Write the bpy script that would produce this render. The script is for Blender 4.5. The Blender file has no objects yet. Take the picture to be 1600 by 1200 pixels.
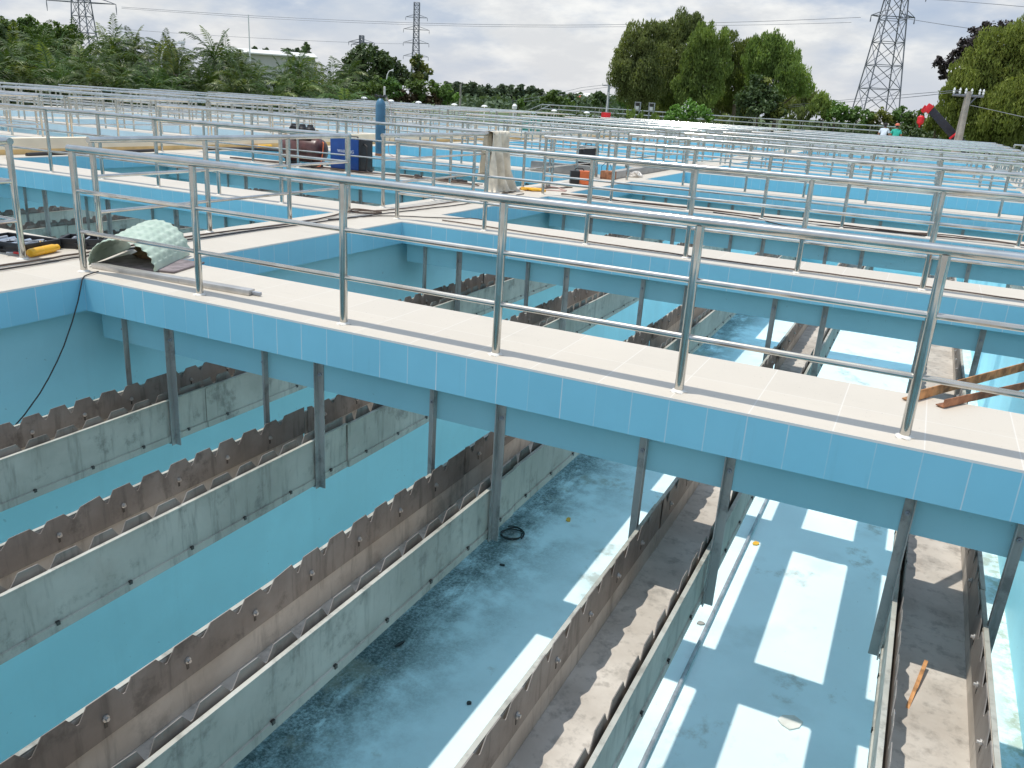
import bpy, bmesh, math, random
from mathutils import Vector, Matrix, Euler
R = math.radians
random.seed(7)
scene = bpy.context.scene
COL = bpy.data.collections.new("scene"); scene.collection.children.link(COL)

# ------------------------------------------------------------------ camera
CAM = Vector((5.384, -4.021, 1.401)); FPX = 1300.44
YAW, PIT, ROL = R(25.1364), R(18.7796), R(3.5925)
def cam_axes():
    cy, sy, cp, sp = math.cos(YAW), math.sin(YAW), math.cos(PIT), math.sin(PIT)
    fw = Vector((-sy*cp, cy*cp, -sp)); r0 = Vector((cy, sy, 0)); u0 = r0.cross(fw)
    ri = math.cos(ROL)*r0 + math.sin(ROL)*u0
    return ri, -math.sin(ROL)*r0 + math.cos(ROL)*u0, fw
RI, UP, FW = cam_axes()
def ray(px, py): return FW + RI*((px-800)/FPX) - UP*((py-600)/FPX)
def on_z(px, py, z=0.0):
    d = ray(px, py); return CAM + d*((z-CAM.z)/d.z)
def on_x(px, py, x):
    d = ray(px, py); return CAM + d*((x-CAM.x)/d.x)
def on_y(px, py, y):
    d = ray(px, py); return CAM + d*((y-CAM.y)/d.y)
def far(px, py, D):                       # point at horizontal distance D
    d = ray(px, py); return CAM + d*(D/math.hypot(d.x, d.y))
cam = bpy.data.cameras.new("camera"); co = bpy.data.objects.new("camera", cam); COL.objects.link(co)
cam.sensor_width = 36; cam.lens = 36*FPX/1600; cam.clip_start = 0.05; cam.clip_end = 5000
M = Matrix((RI, UP, -FW)).transposed().to_4x4(); M.translation = CAM; co.matrix_world = M
scene.camera = co

# ------------------------------------------------------------------ materials
MATS = {}
class NT:
    def __init__(s, m): s.t = m.node_tree; s.n = s.t.nodes; s.l = s.t.links
    def add(s, typ, **kw):
        n = s.n.new(typ)
        for k, v in kw.items():
            if k.startswith('i_'):
                n.inputs[k[2:].replace('_', ' ')].default_value = v
            else: setattr(n, k, v)
        return n
    def link(s, a, b): s.l.new(a, b)
    def math(s, op, a, b=None, c=None):
        n = s.n.new('ShaderNodeMath'); n.operation = op
        for i, v in enumerate((a, b, c)):
            if v is None: continue
            if isinstance(v, (int, float)): n.inputs[i].default_value = v
            else: s.l.new(v, n.inputs[i])
        return n.outputs[0]
    def mix(s, f, a, b, mode='MIX'):
        n = s.n.new('ShaderNodeMix'); n.data_type = 'RGBA'; n.blend_type = mode
        for idx, v in ((0, f), (6, a), (7, b)):
            if isinstance(v, (int, float)): n.inputs[idx].default_value = v
            elif isinstance(v, tuple): n.inputs[idx].default_value = v if len(v) == 4 else (*v, 1)
            else: s.l.new(v, n.inputs[idx])
        return n.outputs[2]
    def ramp(s, v, lo, hi):
        n = s.n.new('ShaderNodeMapRange'); n.interpolation_type = 'SMOOTHSTEP'
        n.inputs[1].default_value = lo; n.inputs[2].default_value = hi
        s.l.new(v, n.inputs[0]); return n.outputs[0]
    def noise(s, vec, scale, detail=4, rough=.55, dims=None):
        n = s.n.new('ShaderNodeTexNoise'); n.inputs['Scale'].default_value = scale
        n.inputs['Detail'].default_value = detail; n.inputs['Roughness'].default_value = rough
        if vec is not None: s.l.new(vec, n.inputs['Vector'])
        return n.outputs[0]
    def scaled(s, vec, sc):
        n = s.n.new('ShaderNodeVectorMath'); n.operation = 'MULTIPLY'
        s.l.new(vec, n.inputs[0]); n.inputs[1].default_value = sc; return n.outputs[0]
def new_mat(name):
    m = bpy.data.materials.new(name); m.use_nodes = True; MATS[name] = m
    t = NT(m); b = m.node_tree.nodes['Principled BSDF']
    return m, t, b
def objcoord(t): return t.add('ShaderNodeTexCoord').outputs['Object']
def geopos(t): return t.add('ShaderNodeNewGeometry').outputs['Position']
def xyz(t, v):
    n = t.add('ShaderNodeSeparateXYZ'); t.link(v, n.inputs[0]); return n.outputs
def simple(name, c, rough=.6, metal=0.0, var=.15, scale=8, spec=.5, bump=0.0):
    m, t, b = new_mat(name)
    p = objcoord(t); nz = t.noise(p, scale)
    dark = tuple(max(0, x*(1-var)) for x in c); light = tuple(min(1, x*(1+var)) for x in c)
    t.link(t.mix(t.ramp(nz, .3, .7), dark, light), b.inputs['Base Color'])
    b.inputs['Roughness'].default_value = rough; b.inputs['Metallic'].default_value = metal
    b.inputs['Specular IOR Level'].default_value = spec
    if bump:
        bn = t.add('ShaderNodeBump'); bn.inputs['Strength'].default_value = bump; bn.inputs['Distance'].default_value = .01
        t.link(t.noise(p, scale*4), bn.inputs['Height']); t.link(bn.outputs[0], b.inputs['Normal'])
    return m
def joint_mask(t, coord, size, width, off=0.0):
    f = t.math('FRACT', t.math('ADD', t.math('DIVIDE', coord, size), off))
    d = t.math('ABSOLUTE', t.math('SUBTRACT', f, .5))
    return t.math('GREATER_THAN', d, .5 - width/size/2)
def tile_edge(name, c, axis, joint=(.72, .80, .84)):
    """glazed wall tile 0.2 m wide, uneven white joints, white nosing along the top"""
    m, t, b = new_mat(name)
    p = objcoord(t); s = xyz(t, p); a = s[axis]
    idx = t.math('FLOOR', t.math('DIVIDE', a, .2))
    wn = t.add('ShaderNodeTexWhiteNoise', noise_dimensions='1D'); t.link(idx, wn.inputs['W'])
    idj = t.math('ROUND', t.math('DIVIDE', a, .2))
    wj = t.add('ShaderNodeTexWhiteNoise', noise_dimensions='1D'); t.link(idj, wj.inputs['W'])
    base = t.mix(wn.outputs[0], tuple(x*.98 for x in c), tuple(min(1, x*1.02) for x in c))
    base = t.mix(t.math('MULTIPLY', t.ramp(t.noise(p, 3.5), .35, .75), .22), base, tuple(min(1, x*1.12+.02) for x in c))
    jm = joint_mask(t, a, .2, .0055)
    streak = t.ramp(t.noise(t.scaled(p, (9, 9, 3)), 1.0), .25, .6)
    jv = t.math('MULTIPLY', t.math('MULTIPLY', jm, t.math('MULTIPLY_ADD', wj.outputs[0], .8, .25)), streak)
    base = t.mix(jv, base, joint)
    dr = t.ramp(t.noise(t.scaled(geopos(t), (11, 11, .8)), 1, 5, .65), .58, .76)
    base = t.mix(t.math('MULTIPLY', dr, .25), base, tuple(x*.62 for x in c))
    chip = t.ramp(t.noise(geopos(t), 30, 3, .7), .71, .74)
    base = t.mix(t.math('MULTIPLY', chip, .6), base, (.60, .60, .57))
    nose = t.math('GREATER_THAN', s[2], -.013)
    base = t.mix(nose, base, (.78, .77, .74))
    t.link(base, b.inputs['Base Color'])
    b.inputs['Roughness'].default_value = .28
    return m
tile_edge('edge_tile_x', (.245, .61, .77), 0)
tile_edge('edge_tile_y', (.245, .61, .77), 1)
tile_edge('pale_edge_x', (.60, .70, .73), 0)
tile_edge('pale_edge_y', (.60, .70, .73), 1)

def walk_tile(name, c, tx, ty):
    m, t, b = new_mat(name)
    p = objcoord(t); s = xyz(t, p); g = geopos(t)
    jm = t.math('MAXIMUM', joint_mask(t, s[0], tx, .006), joint_mask(t, s[1], ty, .005))
    ix = t.math('FLOOR', t.math('DIVIDE', s[0], tx)); iy = t.math('FLOOR', t.math('DIVIDE', s[1], ty))
    wn = t.add('ShaderNodeTexWhiteNoise', noise_dimensions='2D')
    cb = t.add('ShaderNodeCombineXYZ'); t.link(ix, cb.inputs[0]); t.link(iy, cb.inputs[1]); t.link(cb.outputs[0], wn.inputs['Vector'])
    base = t.mix(wn.outputs[0], tuple(x*.965 for x in c), tuple(x*1.03 for x in c))
    base = t.mix(t.math('MULTIPLY', t.ramp(t.noise(g, 1.3, 6, .6), .45, .75), .30), base, tuple(x*.84 for x in c))
    base = t.mix(t.math('MULTIPLY', t.ramp(t.noise(g, 26, 3), .62, .75), .3), base, (.42, .38, .33))
    base = t.mix(t.math('MULTIPLY', t.ramp(t.noise(t.scaled(g, (.7, 3.5, 1)), 1.6, 7, .68), .56, .74), .35), base, tuple(x*.72 for x in c))
    base = t.mix(t.math('MULTIPLY', t.ramp(t.noise(g, 60, 2, .5), .70, .74), .5), base, (.20, .17, .14))
    base = t.mix(t.math('MULTIPLY', jm, .38), base, (.80, .78, .74))
    t.link(base, b.inputs['Base Color']); b.inputs['Roughness'].default_value = .45
    return m
walk_tile('walk_tile_x', (.60, .538, .448), .4, .44)
walk_tile('walk_tile_y', (.60, .538, .448), .485, .4)

def painted(name, c, streaks=.25):
    m, t, b = new_mat(name)
    g = geopos(t)
    base = t.mix(t.ramp(t.noise(g, .8, 5), .3, .7), tuple(x*.94 for x in c), tuple(min(1, x*1.04) for x in c))
    st = t.ramp(t.noise(t.scaled(g, (5, 5, .45)), 1.0, 5, .6), .5, .8)
    base = t.mix(t.math('MULTIPLY', st, streaks), base, tuple(x*.80 for x in c))
    pt = t.ramp(t.noise(g, .45, 7, .65), .50, .62)
    base = t.mix(t.math('MULTIPLY', pt, .22), base, tuple(x*.80 for x in c))
    spk = t.ramp(t.noise(g, 18, 3), .70, .76)
    base = t.mix(t.math('MULTIPLY', spk, .35), base, (.12, .16, .16))
    t.link(base, b.inputs['Base Color']); b.inputs['Roughness'].default_value = .5
    return m
painted('wall_paint', (.385, .765, .845))
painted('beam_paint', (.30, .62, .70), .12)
painted('pale_wall_paint', (.62, .72, .75), .1)

def floor_mat():
    m, t, b = new_mat('basin_floor_paint')
    g = geopos(t); s = xyz(t, g)
    c = (.78, .935, .97)
    base = t.mix(t.ramp(t.noise(g, .5, 6), .3, .7), tuple(x*.90 for x in c), tuple(min(1, x*1.03) for x in c))
    # grey silt patches
    silt = t.ramp(t.noise(g, .75, 7, .62), .52, .72)
    base = t.mix(t.math('MULTIPLY', silt, .30), base, (.34, .42, .40))
    # black mould band that follows the foot of the left wall (x about 0.1 to 0.9)
    band = t.math('MULTIPLY', t.ramp(s[0], -.3, .1), t.math('SUBTRACT', 1.0, t.ramp(s[0], .35, 2.0)))
    fine = t.ramp(t.noise(g, 30, 5, .75), .34, .62)
    smear = t.math('MULTIPLY', t.ramp(t.noise(g, .85, 9, .66), .42, .60), band)
    base = t.mix(t.math('MULTIPLY', smear, t.math('MULTIPLY_ADD', fine, .34, .46)), base, (.055, .07, .068))
    core = t.math('MULTIPLY', t.ramp(s[0], -.1, .2), t.math('SUBTRACT', 1.0, t.ramp(s[0], .40, 1.0)))
    mo = t.math('MULTIPLY', t.ramp(t.noise(t.scaled(g, (2.2, .7, 1)), 1.2, 9, .70), .35, .54), core)
    mo = t.math('MULTIPLY', mo, t.math('MULTIPLY_ADD', fine, .55, .45))
    base = t.mix(t.math('MULTIPLY', mo, .9), base, (.035, .045, .042))
    # grey brown puddle marks on the sunny side
    pm = t.ramp(t.noise(t.scaled(g, (1, .8, 1)), 1.1, 8, .68), .56, .68)
    base = t.mix(t.math('MULTIPLY', pm, .6), base, (.30, .29, .22))
    speck = t.ramp(t.noise(g, 11, 4, .7), .70, .74)
    base = t.mix(t.math('MULTIPLY', speck, .6), base, (.10, .11, .09))
    # greenish film along the right wall foot
    rb = t.math('MULTIPLY', t.ramp(s[0], 7.2, 7.55), t.ramp(t.noise(g, 7, 5, .7), .42, .6))
    base = t.mix(t.math('MULTIPLY', rb, .55), base, (.28, .30, .12))
    t.link(base, b.inputs['Base Color']); b.inputs['Roughness'].default_value = .45
floor_mat()

def steel_polished():
    m, t, b = new_mat('polished_steel')
    p = geopos(t)
    cv = t.mix(t.ramp(t.noise(p, 6), .3, .7), (.52, .505, .465), (.66, .645, .605)); t.link(cv, b.inputs['Base Color'])
    b.inputs['Metallic'].default_value = 1.0
    t.link(t.math('MULTIPLY_ADD', t.noise(p, 3, 5), .10, .05), b.inputs['Roughness'])
    g = t.add('ShaderNodeBsdfAnisotropic'); t.link(cv, g.inputs[0]); g.inputs['Roughness'].default_value = .40
    mx = t.add('ShaderNodeMixShader'); mx.inputs[0].default_value = .25
    out = m.node_tree.nodes['Material Output']
    t.link(b.outputs[0], mx.inputs[1]); t.link(g.outputs[0], mx.inputs[2]); t.link(mx.outputs[0], out.inputs[0])
steel_polished()

def trough_steel(name, c1, c2, metal, rough, rust, grime=.6):
    m, t, b = new_mat(name)
    g = geopos(t)
    base = t.mix(t.ramp(t.noise(g, 1.7, 6, .6), .3, .7), c1, c2)
    st = t.ramp(t.noise(t.scaled(g, (14, 14, 2)), 1, 5, .65), .50, .70)
    base = t.mix(t.math('MULTIPLY', st, .5), base, tuple(x*.45 for x in c1))
    sm = t.ramp(t.noise(g, 4.0, 8, .72), .52, .68)
    base = t.mix(t.math('MULTIPLY', sm, grime), base, tuple(x*.35 for x in c1))
    rs = t.ramp(t.noise(g, 2.3, 5, .6), .60, .74)
    base = t.mix(t.math('MULTIPLY', rs, rust), base, (.24, .12, .05))
    t.link(base, b.inputs['Base Color'])
    b.inputs['Metallic'].default_value = metal
    t.link(t.math('MULTIPLY_ADD', t.noise(g, 9, 4), .25, rough), b.inputs['Roughness'])
trough_steel('trough_outer', (.38, .37, .315), (.54, .525, .455), .15, .42, .12)
trough_steel('weir_steel', (.20, .17, .145), (.35, .315, .28), .2, .4, .22)
trough_steel('hanger_steel', (.33, .33, .31), (.46, .46, .43), .3, .4, .12)
trough_steel('trough_inner', (.45, .40, .34), (.66, .61, .54), .05, .42, .16, .38)

simple('dark_bolt', (.08, .075, .07), .4, .7)
simple('white_grout', (.70, .67, .61), .8, var=.08)
simple('concrete', (.36, .34, .31), .85, scale=5, bump=.3)
simple('cream_paint', (.88, .76, .57), .7, var=.06, scale=2)
simple('ochre_paint', (.72, .49, .21), .7, var=.12, scale=4)
simple('cream_paving', (.66, .57, .44), .7, var=.08, scale=3)
simple('black_plastic', (.018, .019, .022), .45)
simple('dark_rubber', (.035, .03, .028), .6)
simple('brown_rubber', (.11, .075, .055), .7)
simple('yellow_plastic', (.80, .42, .02), .4, var=.08)
simple('chrome', (.75, .75, .75), .15, 1.0)
simple('red_paint', (.55, .03, .025), .4)
simple('orange_paint', (.75, .17, .05), .4)
simple('blue_paint', (.015, .075, .30), .35, var=.1)
simple('cylinder_blue', (.06, .17, .27), .4, var=.15, scale=5)
simple('maroon_paint', (.11, .045, .04), .35, var=.3, scale=6)
simple('motor_black', (.02, .018, .018), .45)
simple('brass', (.45, .30, .12), .35, .8)
simple('white_letter', (.8, .82, .85), .5, var=.02)
simple('aluminium', (.55, .53, .50), .35, .6, var=.12)
simple('rusty_iron', (.50, .25, .10), .8, .05, var=.5, scale=14, bump=.5)
simple('rusty_dark', (.34, .15, .075), .75, .2, var=.4, scale=14, bump=.5)
simple('rag_brown', (.20, .12, .06), .9, var=.4)
simple('board_purple', (.22, .18, .18), .7, var=.3, scale=12)
simple('canvas', (.70, .62, .49), .9, var=.22, scale=6, bump=.6)
simple('white_rope', (.75, .70, .64), .9)
simple('rope_pink', (.55, .38, .34), .8)
simple('galvanised', (.36, .38, .41), .5, .35, var=.2)
simple('pylon_dark', (.20, .21, .24), .6, .3, var=.2, scale=.5)
simple('pole_concrete', (.36, .325, .28), .85, var=.2, scale=3)
simple('lamp_white', (.80, .80, .78), .4, var=.05)
simple('skin', (.34, .19, .12), .6, var=.1)
simple('hair', (.015, .012, .012), .6)
simple('shirt_white', (.62, .70, .78), .85, var=.08)
simple('shirt_green', (.03, .42, .32), .8, var=.12)
simple('trousers', (.04, .05, .09), .85)
simple('cap_orange', (.75, .20, .12), .6)
simple('crane_black', (.018, .018, .028), .4)
simple('crane_red', (.70, .02, .03), .4)
simple('roof_sheet', (.72, .71, .66), .5, var=.06, scale=.3)
simple('warehouse_wall', (.52, .52, .48), .7, var=.08, scale=.3)
simple('house_wall', (.72, .68, .62), .8, var=.1, scale=.5)
simple('house_roof', (.42, .10, .06), .8, var=.2, scale=1)
simple('glass_dark', (.03, .04, .05), .15)
simple('green_box', (.05, .26, .20), .5)
simple('bark', (.16, .125, .09), .9, var=.35, scale=3, bump=.6)
simple('palm_bark', (.30, .26, .21), .9, var=.25, scale=3)
simple('ground_grass', (.075, .11, .035), .95, var=.4, scale=.4)

def sheet_mat():
    m, t, b = new_mat('green_plastic')
    p = objcoord(t)
    t.link(t.mix(t.ramp(t.noise(p, 9, 4), .3, .7), (.43, .54, .43), (.57, .67, .55)), b.inputs['Base Color'])
    b.inputs['Roughness'].default_value = .35; b.inputs['Transmission Weight'].default_value = .0
    tr = t.add('ShaderNodeBsdfTranslucent'); tr.inputs[0].default_value = (.45, .55, .40, 1)
    mx = t.add('ShaderNodeMixShader'); mx.inputs[0].default_value = .08
    out = m.node_tree.nodes['Material Output']
    t.link(b.outputs[0], mx.inputs[1]); t.link(tr.outputs[0], mx.inputs[2]); t.link(mx.outputs[0], out.inputs[0])
sheet_mat()

def leaf_mat(name, c, c2, rough=.5, trans=.25, nscale=.45, spec=.3):
    m, t, b = new_mat(name)
    oi = t.add('ShaderNodeObjectInfo'); g = geopos(t)
    n1 = t.ramp(t.noise(g, nscale, 4), .32, .68); n2 = t.ramp(t.noise(g, 4.0, 2), .3, .7)
    base = t.mix(n1, c, c2)
    base = t.mix(t.math('MULTIPLY', n2, .45), base, tuple(min(1, x*1.7) for x in c2))
    hsv = t.add('ShaderNodeHueSaturation'); t.link(base, hsv.inputs['Color'])
    t.link(t.math('MULTIPLY_ADD', oi.outputs['Random'], .03, .485), hsv.inputs['Hue'])
    t.link(t.math('MULTIPLY_ADD', oi.outputs['Random'], .35, .82), hsv.inputs['Value'])
    t.link(hsv.outputs[0], b.inputs['Base Color'])
    b.inputs['Roughness'].default_value = rough; b.inputs['Specular IOR Level'].default_value = spec
    tr = t.add('ShaderNodeBsdfTranslucent')
    t.link(t.mix(1.0, hsv.outputs[0], (1.3, 1.35, .6), 'MULTIPLY'), tr.inputs[0])
    mx = t.add('ShaderNodeMixShader'); mx.inputs[0].default_value = trans
    out = m.node_tree.nodes['Material Output']
    t.link(b.outputs[0], mx.inputs[1]); t.link(tr.outputs[0], mx.inputs[2]); t.link(mx.outputs[0], out.inputs[0])
leaf_mat('palm_leaf', (.016, .034, .007), (.058, .095, .018), .5, .22, .35, .3)
leaf_mat('palm_highlight', (.11, .15, .035), (.20, .235, .065), .4, .2, .5, .4)  # paler yellowish leaflets: highlights on the palms put into the leaf colour
leaf_mat('acacia_leaf', (.080, .112, .042), (.235, .275, .105), .6, .32, .28, .2)
leaf_mat('acacia_green', (.085, .125, .036), (.235, .30, .085), .6, .32, .28, .2)
leaf_mat('acacia_olive', (.090, .115, .028), (.235, .26, .068), .6, .32, .25, .2)
leaf_mat('dark_leaf', (.035, .06, .022), (.075, .11, .04), .5, .25, .4, .3)
leaf_mat('bush_leaf', (.06, .11, .03), (.12, .19, .05), .5, .28, .6)
leaf_mat('bright_leaf', (.08, .16, .035), (.15, .27, .06), .5, .3, .6)
leaf_mat('purple_leaf', (.030, .024, .026), (.065, .052, .050), .5, .15, .5)
leaf_mat('yellow_leaf', (.085, .11, .025), (.17, .185, .045), .5, .25, .5)
leaf_mat('red_leaf', (.038, .028, .014), (.072, .048, .022), .6, .2, .6)
leaf_mat('far_leaf', (.055, .085, .048), (.10, .135, .075), .6, .2, .12)

# ------------------------------------------------------------------ mesh helpers
class MB:
    def __init__(s): s.v = []; s.f = []; s.m = []
    def quad(s, a, b, c, d, mi=0):
        i = len(s.v); s.v += [tuple(a), tuple(b), tuple(c), tuple(d)]; s.f.append((i, i+1, i+2, i+3)); s.m.append(mi)
    def poly(s, pts, mi=0):
        i = len(s.v); s.v += [tuple(p) for p in pts]; s.f.append(tuple(range(i, i+len(pts)))); s.m.append(mi)
    def box(s, x0, y0, z0, x1, y1, z1, mi=0, top=None, mat=None, bev=0.0):
        i = len(s.v)
        P = [(x, y, z) for z in (z0, z1) for y in (y0, y1) for x in (x0, x1)]
        if mat is not None: P = [tuple(mat @ Vector(p)) for p in P]
        s.v += P
        F = [(0, 2, 3, 1), (4, 5, 7, 6), (0, 1, 5, 4), (2, 6, 7, 3), (0, 4, 6, 2), (1, 3, 7, 5)]
        for k, f in enumerate(F):
            s.f.append(tuple(i+j for j in f)); s.m.append(top if (top is not None and k == 1) else mi)
    def tube(s, pts, r, n=10, mi=0, cap=True):
        pts = [Vector(p) for p in pts]; rs = r if isinstance(r, (list, tuple)) else [r]*len(pts)
        t0 = (pts[1]-pts[0]).normalized()
        ref = Vector((0, 0, 1)) if abs(t0.z) < .9 else Vector((1, 0, 0))
        u = t0.cross(ref).normalized(); base = len(s.v)
        for k, p in enumerate(pts):
            if k == 0: t = pts[1]-pts[0]
            elif k == len(pts)-1: t = pts[-1]-pts[-2]
            else: t = (pts[k+1]-p).normalized()+(p-pts[k-1]).normalized()
            if t.length < 1e-9: t = t0
            t.normalize(); u = (u - t*u.dot(t))
            if u.length < 1e-6: u = t.orthogonal()
            u.normalize(); w = t.cross(u)
            for j in range(n):
                a = 2*math.pi*j/n
                s.v.append(tuple(p + (u*math.cos(a)+w*math.sin(a))*rs[k]))
        for k in range(len(pts)-1):
            for j in range(n):
                a = base+k*n+j; b2 = base+k*n+(j+1) % n
                s.f.append((a, b2, b2+n, a+n)); s.m.append(mi)
        if cap:
            s.f.append(tuple(base+j for j in reversed(range(n)))); s.m.append(mi)
            e = base+(len(pts)-1)*n; s.f.append(tuple(e+j for j in range(n))); s.m.append(mi)
    def lathe(s, prof, c=(0, 0, 0), n=20, mi=0, axis='z'):
        base = len(s.v)
        for r, z in prof:
            for j in range(n):
                a = 2*math.pi*j/n; x, y = r*math.cos(a), r*math.sin(a)
                p = (x, y, z) if axis == 'z' else ((z, x, y) if axis == 'x' else (x, z, y))
                s.v.append((p[0]+c[0], p[1]+c[1], p[2]+c[2]))
        for k in range(len(prof)-1):
            for j in range(n):
                a = base+k*n+j; b2 = base+k*n+(j+1) % n
                s.f.append((a, b2, b2+n, a+n)); s.m.append(mi)
        s.f.append(tuple(base+j for j in reversed(range(n)))); s.m.append(mi)
        e = base+(len(prof)-1)*n; s.f.append(tuple(e+j for j in range(n))); s.m.append(mi)
    def extrude(s, poly, axis, a0, a1, mi=0):
        """poly of (u,v) extruded along axis: 'y' -> (u,y,v), 'x' -> (x,u,v), 'z' -> (u,v,z)"""
        def P(u, v, a): return (u, a, v) if axis == 'y' else ((a, u, v) if axis == 'x' else (u, v, a))
        i = len(s.v); n = len(poly)
        s.v += [P(u, v, a0) for u, v in poly] + [P(u, v, a1) for u, v in poly]
        s.f.append(tuple(i+k for k in reversed(range(n)))); s.m.append(mi)
        s.f.append(tuple(i+n+k for k in range(n))); s.m.append(mi)
        for k in range(n):
            s.f.append((i+k, i+(k+1) % n, i+n+(k+1) % n, i+n+k)); s.m.append(mi)
    def mesh(s, name, mats, smooth=35, recalc=True, bevel=0):
        me = bpy.data.meshes.new(name); me.from_pydata(s.v, [], s.f)
        for m in (mats if isinstance(mats, (list, tuple)) else [mats]): me.materials.append(MATS[m])
        me.polygons.foreach_set('material_index', s.m)
        if recalc:
            b = bmesh.new(); b.from_mesh(me); bmesh.ops.recalc_face_normals(b, faces=b.faces)
            if bevel:
                ed = [e for e in b.edges if len(e.link_faces) == 2 and e.calc_face_angle(0) > .7]
                bmesh.ops.bevel(b, geom=ed, offset=bevel, segments=2, profile=.6, affect='EDGES')
            b.to_mesh(me); b.free()
        if smooth:
            me.polygons.foreach_set('use_smooth', [True]*len(me.polygons)); me.set_sharp_from_angle(angle=R(smooth))
        me.update(); return me
    def build(s, name, mats, parent=None, loc=(0, 0, 0), smooth=35, recalc=True, bevel=0):
        return link(name, s.mesh(name, mats, smooth, recalc, bevel), parent, loc)
def link(name, me, parent=None, loc=(0, 0, 0), rz=0.0):
    o = bpy.data.objects.new(name, me); COL.objects.link(o); o.location = loc; o.rotation_euler = (0, 0, rz)
    if parent is not None: o.parent = parent
    return o
def tag(o, label, cat, group=None):
    o['label'] = label; o['category'] = cat
    if group: o['group'] = group
    return o
def thing(name, label, cat, loc=(0, 0, 0), rz=0.0, group=None):
    return tag(link(name, None, None, loc, rz), label, cat, group)
def struct(o): o['kind'] = 'structure'; return o
def copy_tree(o, parent=None):
    c = o.copy(); COL.objects.link(c)
    if parent is not None: c.parent = parent
    for ch in list(o.children): copy_tree(ch, c)
    return c
ORD = ['first', 'second', 'third', 'fourth', 'fifth', 'sixth', 'seventh', 'eighth', 'ninth', 'tenth', 'eleventh', 'twelfth',
       'thirteenth', 'fourteenth', 'fifteenth', 'sixteenth', 'seventeenth', 'eighteenth', 'nineteenth', 'twentieth']

# ------------------------------------------------------------------ layout
PY, WW = 4.18, .88                 # pitch and width of the main walkways
TW, CW = 7.47, .97                 # basin width and cross walkway width
PX = TW+CW
REC = .12                          # how far beam and wall stand back under the tiled slab
ZF = -5.25                         # basin floor
NROW = 9
X0 = {-1: -PX, 0: 0.0, 1: PX}
FX0 = {0: -12.30-TW, 1: -12.30-TW-PX}     # pale basins beyond the cream wall
YA, YB = -PY, NROW*PY+WW
XMIN, XMAX = FX0[1]-CW, 2*PX

# floor of the basins
mb = MB(); mb.quad((XMIN, YA, ZF), (XMAX, YA, ZF), (XMAX, YB, ZF), (XMIN, YB, ZF))
struct(mb.build('basin_floor', 'basin_floor_paint', smooth=0))

# ground sheet with the hole of the basins
GZ = -.35; mb = MB(); B = 3000
xs = [-B, XMIN, XMAX, B]; ys = [-B, YA, YB, B]
for i in range(3):
    for j in range(3):
        if i == 1 and j == 1: continue
        mb.quad((xs[i], ys[j], GZ), (xs[i+1], ys[j], GZ), (xs[i+1], ys[j+1], GZ), (xs[i], ys[j+1], GZ))
struct(mb.build('ground', 'ground_grass', smooth=0))
mb = MB(); mb.box(-31, YB+.01, GZ+.004, 40, YB+3.2, -.004)
struct(mb.build('paved_terrace', 'cream_paving', smooth=0))
mb = MB(); mb.box(-45, -60, GZ+.004, 45, YA-.31, -.02); struct(mb.build('paved_yard', 'concrete', smooth=0))

# main walkways: slab with tiled edge + beam, one per bay
def slab_mesh(name, L, W, mats, n=1):
    m = MB(); m.box(0, 0, -.25, L, W, 0, 1, 0); return m.mesh(name, mats, 0)
SL = slab_mesh('walkway', TW, WW, ['walk_tile_x', 'edge_tile_x']); SLP = slab_mesh('walkway', TW, WW, ['walk_tile_x', 'pale_edge_x'])
bm_ = MB(); bm_.box(0, REC, -.48, TW, WW-REC, -.2505); BEAM = bm_.mesh('beam', 'beam_paint', 0); BEAMP = bm_.mesh('beam', 'pale_wall_paint', 0)
for k in range(-1, NROW+1):
    for c in (-1, 0, 1):
        o = struct(link('walkway', SL, None, (X0[c], k*PY, 0))); link('beam', BEAM, o)
    for c in (0, 1):
        o = struct(link('walkway', SLP, None, (FX0[c], k*PY, 0))); link('beam', BEAMP, o)
# cross walkways and the walls that carry them
def cross(x0, x1, wallname, label, pale=False):
    m = MB(); m.box(0, 0, -.25, x1-x0, YB-YA, 0, 1, 0)
    struct(m.build('cross_walkway', ['walk_tile_y', 'pale_edge_y' if pale else 'edge_tile_y'], loc=(x0, YA, 0), smooth=0))
    m = MB(); m.box(x0+REC, YA, ZF, x1-REC, YB, -.2505)
    tag(m.build('basin_wall', 'pale_wall_paint' if pale else 'wall_paint', smooth=0), label, 'basin wall', 'walls between the basins')
cross(-CW, 0, 'w', 'blue painted basin wall under the cross walkway with hoses and tools on it')
cross(TW, PX, 'w', 'blue painted basin wall on the right, its face lit by the sun')
cross(TW+PX, 2*PX, 'w', 'blue painted basin wall furthest right, under the outer cross walkway')
cross(-PX-.50, -PX, 'w', 'blue painted basin wall beside the cream parapet')
cross(-12.30, -11.60, 'w', 'pale basin wall just beyond the cream parapet', True)
cross(FX0[0]-CW, FX0[0], 'w', 'pale basin wall between the two columns of pale basins', True)
cross(FX0[1]-CW, FX0[1], 'w', 'pale basin wall nearest the palms', True)
# end walls
for y0, y1, lab in ((YA-.3, YA-.002, 'blue end wall of the basins nearest the camera'), (YB-REC, YB+.2, 'blue end wall of the basins below the far terrace')):
    m = MB(); m.box(XMIN, y0, ZF, XMAX, y1, -.2505); tag(m.build('basin_wall', 'wall_paint', smooth=0), lab, 'basin wall', 'walls between the basins')
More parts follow.
